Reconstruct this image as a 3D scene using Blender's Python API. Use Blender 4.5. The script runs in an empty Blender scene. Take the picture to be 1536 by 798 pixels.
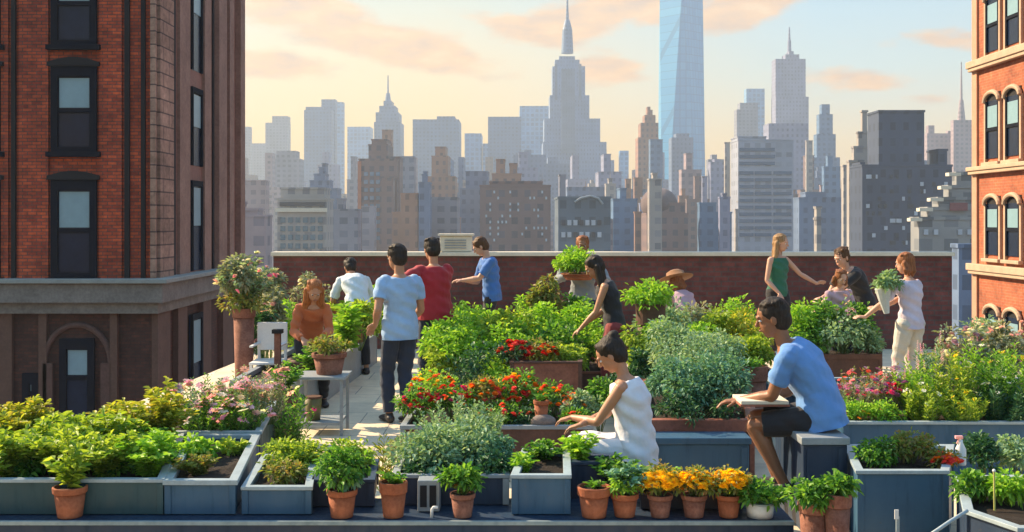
import bpy, bmesh, math, random
import numpy as np
from mathutils import Vector, Matrix
random.seed(7); rng = np.random.default_rng(7)
sc = bpy.context.scene
C = sc.collection
F, HZ, EYE, CX = 1647.0, 330.0, 2.0, 768.0      # lens in photo pixels, eye level row, eye height, middle column
def PX(px, d): return (px-CX)*d/F
def PZ(py, d): return EYE-(py-HZ)*d/F
def W(px, py, d): return Vector((PX(px, d), d, PZ(py, d)))
R = math.radians
SKY_UP = Vector((0,0,1))

# ------------------------------------------------------------------ materials
def newmat(name):
    m = bpy.data.materials.new(name); m.use_nodes = True
    nt = m.node_tree; b = nt.nodes['Principled BSDF']
    return m, nt, b
def L_(nt, a, b): nt.links.new(a, b)
def rgba(c): return (c[0], c[1], c[2], 1)
def mixc(nt, fac, a, b, mode='MIX'):
    n = nt.nodes.new('ShaderNodeMix'); n.data_type = 'RGBA'; n.blend_type = mode
    if hasattr(fac, 'name'): L_(nt, fac, n.inputs[0])
    else: n.inputs[0].default_value = fac
    for v, i in ((a, 6), (b, 7)):
        if hasattr(v, 'name'): L_(nt, v, n.inputs[i])
        else: n.inputs[i].default_value = rgba(v)
    return n.outputs[2]
def noise(nt, vec, scale, detail=4, rough=.6):
    n = nt.nodes.new('ShaderNodeTexNoise'); n.inputs['Scale'].default_value = scale
    n.inputs['Detail'].default_value = detail; n.inputs['Roughness'].default_value = rough
    if vec: L_(nt, vec, n.inputs['Vector'])
    return n.outputs['Fac']
def ramp(nt, fac, stops):
    n = nt.nodes.new('ShaderNodeValToRGB'); el = n.color_ramp.elements
    while len(el) < len(stops): el.new(.5)
    for e, (p, c) in zip(el, stops):
        e.position = p; e.color = rgba(c) if hasattr(c, '__len__') else (c, c, c, 1)
    L_(nt, fac, n.inputs[0]); return n.outputs[0]
def bump(nt, b, h, s, dist=.02):
    n = nt.nodes.new('ShaderNodeBump'); n.inputs['Strength'].default_value = s; n.inputs['Distance'].default_value = dist
    L_(nt, h, n.inputs['Height']); L_(nt, n.outputs[0], b.inputs['Normal'])
def objco(nt): return nt.nodes.new('ShaderNodeTexCoord').outputs['Object']
def wall_uv(nt):
    """metres along an upright wall and metres up"""
    g = nt.nodes.new('ShaderNodeNewGeometry'); s = nt.nodes.new('ShaderNodeSeparateXYZ'); L_(nt, g.outputs['Position'], s.inputs[0])
    a = nt.nodes.new('ShaderNodeMath'); a.operation = 'ADD'; L_(nt, s.outputs[0], a.inputs[0]); L_(nt, s.outputs[1], a.inputs[1])
    c = nt.nodes.new('ShaderNodeCombineXYZ'); L_(nt, a.outputs[0], c.inputs[0]); L_(nt, s.outputs[2], c.inputs[1])
    return c.outputs[0]
MC = {}
def plain(name, col, rough=.6, vary=.25, scale=6, bmp=.15, metal=0, bdist=.01, col2=None):
    if name in MC: return MC[name]
    m, nt, b = newmat(name); co = objco(nt)
    f = noise(nt, co, scale, 6); f2 = noise(nt, co, scale*7, 3)
    lo = tuple(c*(1-vary) for c in col); hi = col2 or tuple(min(1, c*(1+vary)) for c in col)
    c = ramp(nt, f, [(.3, lo), (.7, hi)])
    c = mixc(nt, .35, c, ramp(nt, f2, [(.35, lo), (.65, hi)]))
    L_(nt, c, b.inputs['Base Color']); b.inputs['Roughness'].default_value = rough; b.inputs['Metallic'].default_value = metal
    if bmp: bump(nt, b, f2, bmp, bdist)
    MC[name] = m; return m
def brick(name, c1, c2, mortar, bw=.24, bh=.08, rough=.85, ms=.012):
    m, nt, b = newmat(name); uv = wall_uv(nt)
    t = nt.nodes.new('ShaderNodeTexBrick'); L_(nt, uv, t.inputs['Vector'])
    t.inputs['Scale'].default_value = 1; t.inputs['Brick Width'].default_value = bw; t.inputs['Row Height'].default_value = bh
    t.inputs['Mortar Size'].default_value = ms; t.inputs['Color1'].default_value = rgba(c1); t.inputs['Color2'].default_value = rgba(c2); t.inputs['Mortar'].default_value = rgba(mortar)
    n = noise(nt, uv, .8, 6, .65)
    c = mixc(nt, 1, t.outputs['Color'], ramp(nt, n, [(.3, .55), (.7, 1.25)]), 'MULTIPLY')
    n2 = noise(nt, uv, 5.5, 3, .7)
    c = mixc(nt, 1, c, ramp(nt, n2, [(.35, .72), (.7, 1.2)]), 'MULTIPLY')
    L_(nt, c, b.inputs['Base Color']); b.inputs['Roughness'].default_value = rough
    bump(nt, b, t.outputs['Fac'], -.5, .01)
    return m
def facade(name, wall, glass, cw=3.2, ch=3.6, ms=.9, vary=.2):
    """far facades: rows of windows as a surface pattern"""
    if name in MC: return MC[name]
    m, nt, b = newmat(name); uv = wall_uv(nt)
    t = nt.nodes.new('ShaderNodeTexBrick'); L_(nt, uv, t.inputs['Vector']); t.offset = 0; t.squash = 1
    t.inputs['Scale'].default_value = 1; t.inputs['Brick Width'].default_value = cw; t.inputs['Row Height'].default_value = ch
    t.inputs['Mortar Size'].default_value = ms; t.inputs['Mortar Smooth'].default_value = 0
    t.inputs['Color1'].default_value = rgba(glass); t.inputs['Color2'].default_value = rgba(tuple(g*.6 for g in glass)); t.inputs['Mortar'].default_value = rgba(wall)
    n = noise(nt, uv, .06, 5, .7)
    c = mixc(nt, 1, t.outputs['Color'], ramp(nt, n, [(.3, 1-vary), (.7, 1+vary)]), 'MULTIPLY')
    L_(nt, c, b.inputs['Base Color']); b.inputs['Roughness'].default_value = .55
    MC[name] = m; return m
def leafmat(name, cols, transl=.42, rough=.5):
    m, nt, b = newmat(name)
    g = nt.nodes.new('ShaderNodeNewGeometry')
    n = len(cols); c = ramp(nt, g.outputs['Random Per Island'], [((i+.5)/n, cols[i]) for i in range(n)])
    L_(nt, c, b.inputs['Base Color']); b.inputs['Roughness'].default_value = rough; b.inputs['Specular IOR Level'].default_value = .3
    tr = nt.nodes.new('ShaderNodeBsdfTranslucent'); c2 = mixc(nt, 1, c, (1.35, 1.3, .6), 'MULTIPLY'); L_(nt, c2, tr.inputs[0])
    mx = nt.nodes.new('ShaderNodeMixShader'); mx.inputs[0].default_value = transl
    L_(nt, b.outputs[0], mx.inputs[1]); L_(nt, tr.outputs[0], mx.inputs[2]); L_(nt, mx.outputs[0], nt.nodes['Material Output'].inputs[0])
    return m
LEAF = {
 'lime':  leafmat('lime_leaf', [(.21,.34,.035),(.34,.48,.055),(.48,.58,.09),(.13,.26,.03)]),
 'yellow':  leafmat('yellow_green_leaf', [(.32,.38,.04),(.46,.48,.06),(.22,.33,.04),(.50,.42,.07)]),
 'green':  leafmat('green_leaf', [(.07,.21,.03),(.15,.36,.05),(.23,.43,.06),(.04,.14,.03)]),
 'bright':  leafmat('bright_green_leaf', [(0.213,0.450,0.037),(0.338,0.587,0.062),(0.150,0.350,0.037),(0.413,0.625,0.088)]),
 'sage':  leafmat('sage_leaf', [(0.204,0.360,0.204),(0.300,0.456,0.276),(0.144,0.276,0.144),(0.384,0.516,0.312)], .3),
 'blue':  leafmat('blue_green_leaf', [(0.108,0.264,0.168),(0.180,0.372,0.240),(0.264,0.468,0.324),(0.072,0.192,0.120)], .3),
 'grey':  leafmat('grey_green_leaf', [(0.240,0.300,0.180),(0.360,0.396,0.264),(0.156,0.216,0.132),(0.408,0.384,0.288)], .3),
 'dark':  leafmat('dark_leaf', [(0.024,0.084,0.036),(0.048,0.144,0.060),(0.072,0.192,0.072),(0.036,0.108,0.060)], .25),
 'olive':  leafmat('olive_leaf', [(0.189,0.257,0.054),(0.297,0.324,0.081),(0.135,0.203,0.054),(0.324,0.230,0.081)]),
}
STEM = plain('plant_stem', (.12,.20,.05), .7, .3, 20, .1)
BARK = plain('bark', (.13,.08,.05), .9, .35, 18, .6, col2=(.22,.15,.1))
TERRA = plain('terracotta', (.33,.085,.028), .85, .35, 7, .3, col2=(.45,.14,.06))
TERRA2 = plain('weathered_terracotta', (.20,.055,.03), .9, .4, 8, .35, col2=(.34,.15,.10))
SOIL = plain('soil', (.035,.022,.014), 1, .5, 40, .9, bdist=.03)
def painted(name, col, col2):
    m, nt, b = newmat(name); co = objco(nt)
    mp = nt.nodes.new('ShaderNodeMapping'); mp.inputs['Scale'].default_value = (9,9,1.3); L_(nt, co, mp.inputs[0])
    st = noise(nt, mp.outputs[0], 1.6, 7, .65); bl = noise(nt, co, 2.2, 5, .6); sp_ = noise(nt, co, 26, 4, .7)
    c = ramp(nt, bl, [(.3, col), (.7, col2)])
    c = mixc(nt, ramp(nt, st, [(.55, 0.0), (.72, .55)]), c, tuple(x*.45 for x in col))
    c = mixc(nt, ramp(nt, sp_, [(.66, 0.0), (.74, .6)]), c, (.09,.08,.06))
    L_(nt, c, b.inputs['Base Color']); L_(nt, ramp(nt, st, [(.4, .42), (.7, .75)]), b.inputs['Roughness']); bump(nt, b, st, .12, .01); return m
BLUE = painted('blue_planter_paint', (.022,.078,.145), (.042,.115,.19))
TEAL = painted('teal_planter_paint', (.010,.045,.055), (.022,.072,.082))
NAVY = painted('navy_planter_paint', (.009,.024,.055), (.016,.040,.080))
RIM = plain('pale_metal_rim', (.30,.37,.40), .45, .2, 8, .1)
GREYP = plain('grey_zinc', (.26,.29,.31), .5, .2, 4, .15)
WOODR = plain('red_brown_timber', (.24,.075,.045), .6, .35, 5, .2, col2=(.36,.13,.08))
BROWN = plain('brown_timber', (.11,.05,.035), .7, .35, 6, .25)
CREAM = plain('cream_stone', (.66,.60,.48), .7, .12, 5, .15)
WHITE = plain('white_paint', (.74,.74,.72), .5, .08, 6, .08)
def flowermat(name, col):
    return leafmat(name, [tuple(c*.85 for c in col), col, tuple(min(1, c*1.12) for c in col)], .4)
FL = {'pink': flowermat('pink_petal', (.88,.34,.58)), 'palepink': flowermat('pale_pink_petal', (.88,.58,.70)), 'white': flowermat('white_petal', (.85,.82,.78)),
 'red': flowermat('red_petal', (.68,.02,.015)), 'coral': flowermat('coral_petal', (.85,.13,.12)), 'orange': flowermat('orange_petal', (.88,.26,.02)),
 'marigold': flowermat('marigold_petal', (1.0,.66,.02)), 'yellow': flowermat('yellow_petal', (.95,.66,.04)), 'purple': flowermat('purple_petal', (.36,.13,.40)), 'mauve': flowermat('mauve_petal', (.50,.30,.42)), 'magenta': flowermat('magenta_petal', (.75,.06,.25))}
GLASS = plain('window_glass', (.10,.16,.22), .08, .2, .6, 0)
GLASS.node_tree.nodes['Principled BSDF'].inputs['Specular IOR Level'].default_value = .9

# ------------------------------------------------------------------ object helpers
def tag(o, label=None, cat=None, group=None, kind=None):
    if label: o['label'] = label
    if cat: o['category'] = cat
    if group: o['group'] = group
    if kind: o['kind'] = kind
    return o
def thing(name, loc, label, cat, group=None):
    o = bpy.data.objects.new(name, None); o.empty_display_size = .2; o.location = loc; C.objects.link(o)
    return tag(o, label, cat, group)
def wloc(o):
    v = Vector((0,0,0))
    while o: v += o.location; o = o.parent
    return v
class MB:
    def __init__(s): s.v = []; s.f = []
    def add(s, vs, fs):
        k = len(s.v); s.v += [tuple(v) for v in vs]; s.f += [tuple(i+k for i in f) for f in fs]; return s
    def box(s, x0, x1, y0, y1, z0, z1):
        return s.add([(x0,y0,z0),(x1,y0,z0),(x1,y1,z0),(x0,y1,z0),(x0,y0,z1),(x1,y0,z1),(x1,y1,z1),(x0,y1,z1)],
                     [(0,3,2,1),(4,5,6,7),(0,1,5,4),(1,2,6,5),(2,3,7,6),(3,0,4,7)])
    def prism(s, poly, z0, z1):
        n = len(poly)
        return s.add([(p[0],p[1],z0) for p in poly]+[(p[0],p[1],z1) for p in poly],
              [tuple(range(n-1,-1,-1)), tuple(range(n,2*n))]+[(i,(i+1)%n,n+(i+1)%n,n+i) for i in range(n)])
    def ring(s, outer, inner, z0, z1):
        n = len(outer)
        vs = [(p[0],p[1],z0) for p in outer]+[(p[0],p[1],z1) for p in outer]+[(p[0],p[1],z0) for p in inner]+[(p[0],p[1],z1) for p in inner]
        fs = []
        for i in range(n):
            j = (i+1)%n
            fs += [(i,j,n+j,n+i),(2*n+j,2*n+i,3*n+i,3*n+j),(n+i,n+j,3*n+j,3*n+i),(j,i,2*n+i,2*n+j)]
        return s.add(vs, fs)
    def loft(s, cs, rs, side=(1,0,0), seg=14, cap=.7):
        cs = [Vector(c) for c in cs]; rs = [(r if hasattr(r,'__len__') else (r, r)) for r in rs]
        t0 = (cs[1]-cs[0]).normalized(); t1 = (cs[-1]-cs[-2]).normalized()
        if cap:
            a, b = rs[0], rs[-1]; ma, mb = min(a)*cap, min(b)*cap
            cs = [cs[0]-t0*ma, cs[0]-t0*ma*.7]+cs+[cs[-1]+t1*mb*.7, cs[-1]+t1*mb]
            rs = [(a[0]*.3,a[1]*.3),(a[0]*.75,a[1]*.75)]+rs+[(b[0]*.75,b[1]*.75),(b[0]*.3,b[1]*.3)]
        n = len(cs); vs = []; sd = Vector(side)
        for i in range(n):
            t = (cs[min(i+1,n-1)]-cs[max(i-1,0)]).normalized()
            nn = t.cross(sd)
            if nn.length < .05: nn = t.cross(Vector((0,1,0)) if abs(t.y) < .9 else Vector((0,0,1)))
            nn.normalize(); ss = nn.cross(t).normalized(); sd = ss
            for k in range(seg):
                a = 2*math.pi*k/seg
                vs.append(cs[i]+ss*(rs[i][0]*math.cos(a))+nn*(rs[i][1]*math.sin(a)))
        fs = [tuple(range(seg))]+[tuple(reversed(range((n-1)*seg, n*seg)))]
        for i in range(n-1):
            for k in range(seg):
                k2 = (k+1)%seg; fs.append((i*seg+k, (i+1)*seg+k, (i+1)*seg+k2, i*seg+k2))
        return s.add(vs, fs)
    def tube(s, pts, r, seg=6):
        rr = [r]*len(pts) if not hasattr(r,'__len__') else r
        return s.loft(pts, rr, (1,0,.01), seg, 0)
    def ell(s, c, rx, ry, rz, M=None, seg=16, rings=10):
        vs = []; fs = []; c = Vector(c)
        for i in range(1, rings):
            th = math.pi*i/rings
            for k in range(seg):
                a = 2*math.pi*k/seg
                v = Vector((rx*math.sin(th)*math.cos(a), ry*math.sin(th)*math.sin(a), rz*math.cos(th)))
                vs.append(c+(M@v if M else v))
        t = Vector((0,0,rz)); t = M@t if M else t
        vs += [c+t, c-t]; T = len(vs)-2
        for i in range(rings-2):
            for k in range(seg):
                k2 = (k+1)%seg; fs.append((i*seg+k,(i+1)*seg+k,(i+1)*seg+k2,i*seg+k2))
        for k in range(seg):
            k2 = (k+1)%seg; fs.append((T,k,k2)); fs.append((T+1,(rings-2)*seg+k2,(rings-2)*seg+k))
        return s.add(vs, fs)
    def lathe(s, c, prof, seg=28):
        vs = []; n = len(prof)
        for r, z in prof:
            for k in range(seg):
                a = 2*math.pi*k/seg; vs.append((c[0]+r*math.cos(a), c[1]+r*math.sin(a), c[2]+z))
        fs = []
        for i in range(n-1):
            for k in range(seg):
                k2 = (k+1)%seg; fs.append((i*seg+k, i*seg+k2, (i+1)*seg+k2, (i+1)*seg+k))
        fs += [tuple(reversed(range(seg))), tuple(range((n-1)*seg, n*seg))]
        return s.add(vs, fs)
    def build(s, name, mat, parent=None, smooth=False, bevel=0, origin=None):
        o0 = wloc(parent) if parent else (Vector(origin) if origin else Vector((0,0,0)))
        me = bpy.data.meshes.new(name); me.from_pydata([(v[0]-o0.x, v[1]-o0.y, v[2]-o0.z) for v in s.v], [], s.f)
        me.materials.append(mat)
        if smooth: me.shade_smooth()
        o = bpy.data.objects.new(name, me); C.objects.link(o)
        if parent: o.parent = parent
        elif origin: o.location = o0
        if bevel:
            b = o.modifiers.new('bevel', 'BEVEL'); b.width = bevel; b.segments = 2; b.limit_method = 'ANGLE'
        return o
def inset(poly, t):
    n = len(poly); out = []
    for i in range(n):
        p = Vector(poly[i]); a = Vector(poly[i-1]); b = Vector(poly[(i+1)%n])
        e1 = (p-a).normalized(); e2 = (b-p).normalized()
        n1 = Vector((-e1.y, e1.x)); n2 = Vector((-e2.y, e2.x))
        m = (n1+n2); m = m/max(.2, m.dot(n1)) if m.length > 1e-6 else n1
        out.append((p.x+m.x*t, p.y+m.y*t))
    return out
def planter(poly, z0, z1, mat, label, rim=RIM, rimh=.022, rimw=.012, t=.03, group=None, name='planter_box', soil=SOIL, cat='planter'):
    """poly anticlockwise seen from above"""
    cx = sum(p[0] for p in poly)/len(poly); cy = sum(p[1] for p in poly)/len(poly)
    o = thing(name, (cx, cy, z0), label, cat, group)
    MB().ring(poly, inset(poly, t), z0, z1-rimh).build('side_panels', mat, o, bevel=.003)
    MB().ring(inset(poly, -rimw), inset(poly, t+.006), z1-rimh, z1).build('rim', rim, o, bevel=.003)
    for i in range(len(poly)):
        p = inset(poly, .012)[i]; MB().box(p[0]-.02,p[0]+.02,p[1]-.02,p[1]+.02,z0+.002,z1-rimh-.002).build('corner_post', rim if rim is not RIM else mat, o, bevel=.003)
    # uneven soil
    ip = inset(poly, t+.002); bm = bmesh.new(); f = bm.faces.new([bm.verts.new((p[0]-cx, p[1]-cy, z1-.05-z0)) for p in ip])
    bmesh.ops.triangulate(bm, faces=[f]); bmesh.ops.subdivide_edges(bm, edges=bm.edges[:], cuts=8, use_grid_fill=True)
    for v in bm.verts: v.co.z += .014*math.sin(v.co.x*31+v.co.y*7)*math.sin(v.co.y*27+1)
    me = bpy.data.meshes.new('soil'); bm.to_mesh(me); bm.free(); me.materials.append(soil)
    so = bpy.data.objects.new('soil', me); C.objects.link(so); so.parent = o
    return o

# ------------------------------------------------------------------ plants
def unit(n):
    v = rng.normal(size=(n,3)); return v/np.linalg.norm(v, axis=1)[:,None]
def leaves_mesh(name, pos, dr, ln, wd, mat, droop=.25):
    n = len(pos); dr = dr/np.linalg.norm(dr, axis=1)[:,None]
    up = np.tile([0,0,1.], (n,1))+rng.normal(size=(n,3))*.45
    sd = np.cross(dr, up); sd /= (np.linalg.norm(sd, axis=1)[:,None]+1e-6)
    nm = np.cross(sd, dr)
    ln = np.asarray(ln).reshape(-1,1)*np.ones((n,1)); wd = np.asarray(wd).reshape(-1,1)*np.ones((n,1))
    mid = pos+dr*ln*.45
    tip = pos+dr*ln-np.array([0,0,1.])*ln*droop
    v = np.empty((n,6,3))
    v[:,0] = pos; v[:,1] = mid-sd*wd*.5+nm*wd*.16; v[:,2] = pos+dr*ln*.8-sd*wd*.28-np.array([0,0,1.])*ln*droop*.5+nm*wd*.08
    v[:,3] = tip; v[:,4] = pos+dr*ln*.8+sd*wd*.28-np.array([0,0,1.])*ln*droop*.5+nm*wd*.08; v[:,5] = mid+sd*wd*.5+nm*wd*.16
    # two halves folded on the midrib
    me = bpy.data.meshes.new(name); me.vertices.add(n*6); me.vertices.foreach_set('co', v.reshape(-1))
    base = (np.arange(n)*6)[:,None]
    fa = np.concatenate([base+np.array([[0,3,2,1]]), base+np.array([[0,5,4,3]])], 1).reshape(-1)
    me.loops.add(len(fa)); me.loops.foreach_set('vertex_index', fa.astype(np.int32))
    me.polygons.add(n*2); me.polygons.foreach_set('loop_start', (np.arange(n*2)*4).astype(np.int32))
    me.update(calc_edges=True); me.validate(); me.materials.append(mat); return me
def stems_mesh(name, lines, r0, mat, parent):
    mb = MB()
    for ln in lines:
        n = len(ln); mb.tube([Vector(p) for p in ln], [r0*(1-.75*i/(n-1)) for i in range(n)], 5)
    me = bpy.data.meshes.new(name); me.from_pydata(mb.v, [], mb.f); me.materials.append(mat); me.shade_smooth()
    o = bpy.data.objects.new(name, me); C.objects.link(o); o.parent = parent; return o
FM = {}
def flower_mesh(kind, col):
    k = (kind, col)
    if k in FM: return FM[k]
    mb = MB()
    if kind == 'daisy':
        for j in range(8):
            a = j*math.pi/4; c, s = math.cos(a), math.sin(a); w = .30
            mb.add([(0,0,0),(c*.6-s*w,s*.6+c*w,.18),(c,s,.10),(c*.6+s*w,s*.6-c*w,.18)], [(0,3,2,1)])
        mb.ell((0,0,.1), .22,.22,.14, None, 8, 5)
    elif kind == 'ball':
        for ring, (rr, zz, n) in enumerate(((1,.15,9),(.75,.42,8),(.42,.62,6))):
            for j in range(n):
                a = j*2*math.pi/n+ring*.4; c, s = math.cos(a), math.sin(a); w = .38*rr+.1
                mb.add([(0,0,.1),(c*rr*.7-s*w,s*rr*.7+c*w,zz+.1),(c*rr,s*rr,zz),(c*rr*.7+s*w,s*rr*.7-c*w,zz+.1)], [(0,3,2,1)])
        mb.ell((0,0,.35), .35,.35,.25, None, 8, 5)
    else:   # spike of small florets
        for j in range(26):
            a = j*2.4; z = j*.16; r = .75*(1-j/32); c, s = math.cos(a), math.sin(a)
            mb.add([(0,0,z),(c*r*.7-s*.32,s*r*.7+c*.32,z+.12),(c*r,s*r,z+.1),(c*r*.7+s*.32,s*r*.7-c*.32,z+.12)], [(0,3,2,1)])
    me = bpy.data.meshes.new('flower'); me.from_pydata(mb.v, [], mb.f); me.materials.append(FL[col]); FM[k] = me
    return me
def flowers(root, pts, specs, size, kind='daisy'):
    for p in pts:
        o = bpy.data.objects.new('flower', flower_mesh(kind, random.choice(specs))); C.objects.link(o); o.parent = root
        o.location = p; s = size*random.uniform(.75, 1.2); o.scale = (s,s,s)
        o.rotation_euler = (random.uniform(-.2,.9) if kind != 'spike' else random.uniform(-.15,.15), random.uniform(-.5,.5) if kind != 'spike' else random.uniform(-.15,.15), random.uniform(0,6.28))
def grow(root, z0, r, h, style, pal, n, leaf, fl=None, wid=None, stemr=.004, nst=14, ry=None):
    """foliage + stems (+ flowers) under root; plant base at local z0"""
    ry = ry or r; lines = []; tips = []
    leaf = leaf; wid = wid or leaf*.5
    if style == 'bush':
        k = max(9, int(13+r*26)); cen = []
        for i in range(k):
            u = unit(1)[0]; u[2] = abs(u[2])*1.0-.12; q = .45+.5*random.random()**.5
            cen.append([u[0]*r*.72*q*1.2, u[1]*ry*.72*q*1.2, z0+h*(.42+.50*u[2]*q)])
        cen = np.array(cen); lr = min(r, h)*.36*(.6+.7*rng.random(k))
        per = rng.integers(0, k, n); u = unit(n); u[:,2] = u[:,2]*.85+.12
        pos = cen[per]+u*(lr[per]*(.35+.7*rng.random(n)**.6))[:,None]
        pos[:,2] = np.maximum(pos[:,2], z0+.005)
        dr = u+rng.normal(size=(n,3))*.5
        for c in cen: lines.append([(c[0]*.08,c[1]*.08,z0-.02),(c[0]*.45,c[1]*.45,z0+(c[2]-z0)*.55),tuple(c)])
        for i in range(k): tips.append((cen[i][0]+random.uniform(-.5,.5)*lr[i], cen[i][1]-lr[i]*random.uniform(.2,.8), cen[i][2]+lr[i]*random.uniform(.3,.95)))
    elif style == 'herb':
        P = []; D = []
        for i in range(nst):
            a = random.uniform(0, 6.28); rr = math.sqrt(random.random()); hh = h*random.uniform(.6,1)*(1-.35*rr)
            pts = []
            for j in range(6):
                t = j/5; pts.append((math.cos(a)*r*rr*(.25*t+.75*t*t), math.sin(a)*ry*rr*(.25*t+.75*t*t), z0+hh*(1.35*t-.35*t*t)-.0))
            lines.append(pts); tips.append(pts[-1])
            m = n//nst
            for q in range(m):
                t = .06+.94*(q+random.random())/m; x = t*5; j = min(4, int(x)); f = x-j
                p = np.array(pts[j])*(1-f)+np.array(pts[j+1])*f; ang = q*2.4+random.uniform(-.4,.4)
                P.append(p); D.append([math.cos(ang)+.5*math.cos(a), math.sin(ang)+.5*math.sin(a), .35+.5*random.random()])
        pos = np.array(P)+rng.normal(size=(len(P),3))*.006; dr = np.array(D)
    else:       # 'spire': many upright stems
        P = []; D = []
        for i in range(nst):
            a = random.uniform(0, 6.28); rr = math.sqrt(random.random()); hh = h*random.uniform(.62,1)*(1-.3*rr*rr)
            b = (math.cos(a)*r*rr*.8, math.sin(a)*ry*rr*.8); ln = (random.uniform(-.1,.1)*h+math.cos(a)*rr*r*.3, random.uniform(-.1,.1)*h+math.sin(a)*rr*ry*.3)
            pts = [(b[0]*(.5+.5*min(1, j/2))+ln[0]*(j/5)**1.6, b[1]*(.5+.5*min(1, j/2))+ln[1]*(j/5)**1.6, z0+hh*j/5) for j in range(6)]
            lines.append(pts); tips.append(pts[-1]); m = n//nst
            for q in range(m):
                t = .05+.95*(q+random.random())/m; x = t*5; j = min(4, int(x)); f = x-j
                P.append(np.array(pts[j])*(1-f)+np.array(pts[j+1])*f); ang = q*2.4
                D.append([math.cos(ang), math.sin(ang), .9+.5*random.random()])
        pos = np.array(P)+rng.normal(size=(len(P),3))*.004; dr = np.array(D)
    me = leaves_mesh('foliage', pos, dr, leaf*(.65+.7*rng.random(len(pos))), wid*(.7+.6*rng.random(len(pos))), LEAF[pal])
    o = bpy.data.objects.new('foliage', me); C.objects.link(o); o.parent = root
    stems_mesh('stems', lines, stemr, STEM, root)
    if fl:
        cols, cnt, size, kind = fl; pts = []
        if style == 'bush':
            for i in range(cnt):
                u = unit(1)[0]; u[2] = abs(u[2]); pts.append((u[0]*r*.80, -abs(u[1])*ry*.82 if random.random() < .75 else u[1]*ry*.8, z0+h*(.42+.42*u[2])))
        else:
            pts = [random.choice(tips) for _ in range(cnt)] if cnt > len(tips) else random.sample(tips, cnt)
            if cnt > len(tips): pts = [(p[0]+random.uniform(-.03,.03), p[1]+random.uniform(-.03,.03), p[2]-random.uniform(0,.12)*h) for p in pts]
        flowers(root, pts, cols, size, kind)
def plant(name, label, px, wpx, ytop, d, zb, style, pal, n=900, leaf=.05, fl=None, cat='plant', group=None, wid=None, nst=14, dr=None):
    root = thing(name, (PX(px, d), d, zb), label, cat, group)
    r = wpx*.5*d/F; h = PZ(ytop, d)-zb
    grow(root, -.015, r, h, style, pal, n, leaf, fl, wid, nst=nst, ry=dr)
    return root
def pot_shape(root, c, r, h, mat=TERRA, rimh=.22, soil=True):
    q = r*.72
    o = MB().lathe(c, [(q*.98,0),(q,.004),(r*.90,h*(1-rimh)),(r*.90,h*(1-rimh)),(r*.80,h*(1-rimh)),(r*.80,h*.8)], 28).build('pot', mat, root, True, 0)
    MB().lathe(c, [(r*.88,h*(1-rimh)),(r*.985,h*(1-rimh)+.003),(r,h*(1-rimh)+.008),(r*1.02,h-.006),(r*1.0,h),(r*.88,h),(r*.86,h*.86),(r*.80,h*.8)], 28).build('pot_rim', mat, root, False, .002)
    if soil: MB().lathe(c, [(r*.84,h*.80),(r*.84,h*.9),(r*.4,h*.93),(.001,h*.94)], 20).build('soil', SOIL, root, True)
def potted(label, px, y0, y1, wpx, d, zb, foliage, mat=TERRA, group=None, name='potted_plant', rimh=.22, cat='potted plant'):
    """pot between rows y0 (top) and zb; foliage = list of dicts for grow"""
    root = thing(name, (PX(px, d), d, zb), label, cat, group)
    h = PZ(y0, d)-zb; r = wpx*.5*d/F
    pot_shape(root, (PX(px,d), d, zb), r, h, mat, rimh)
    for g in foliage: grow(root, h*.9, **g)
    return root

# ------------------------------------------------------------------ people
def skinmat(name, col):
    m = plain(name, col, .5, .10, 9, .08); b = m.node_tree.nodes['Principled BSDF']
    b.inputs['Subsurface Weight'].default_value = .12; b.inputs['Subsurface Radius'].default_value = (.02,.008,.004); b.inputs['Subsurface Scale'].default_value = .5
    return m
SK = {'light': skinmat('light_skin', (.56,.31,.21)), 'tan': skinmat('tan_skin', (.44,.215,.12)), 'brown': skinmat('brown_skin', (.27,.115,.055))}
def cloth(name, col, v=.12):
    if name in MC: return MC[name]
    m, nt, b = newmat(name); co = objco(nt)
    f = noise(nt, co, 5, 4); c = ramp(nt, f, [(.3, tuple(x*(1-v) for x in col)), (.7, tuple(min(1, x*(1+v)) for x in col))])
    L_(nt, c, b.inputs['Base Color']); b.inputs['Roughness'].default_value = .85
    b.inputs['Sheen Weight'].default_value = .15
    f2 = noise(nt, co, 16, 3, .5); bump(nt, b, f2, .35, .02); MC[name] = m; return m
def hairmat(name, c1, c2):
    if name in MC: return MC[name]
    m, nt, b = newmat(name); co = objco(nt)
    mp = nt.nodes.new('ShaderNodeMapping'); mp.inputs['Scale'].default_value = (70,70,7); L_(nt, co, mp.inputs[0])
    f = noise(nt, mp.outputs[0], 1, 4); L_(nt, ramp(nt, f, [(.3, c1), (.7, c2)]), b.inputs['Base Color'])
    b.inputs['Roughness'].default_value = .55; b.inputs['Specular IOR Level'].default_value = .25; bump(nt, b, f, .8, .01); MC[name] = m; return m
EYEW = plain('eye_white', (.7,.68,.64), .2, .02, 3, 0); IRIS = plain('eye_iris', (.03,.02,.015), .15, .1, 3, 0); LIPS = plain('lips', (.25,.09,.07), .5, .1, 9, 0)
SOLE = plain('dark_shoe_leather', (.035,.03,.03), .5, .2, 9, .1)

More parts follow.
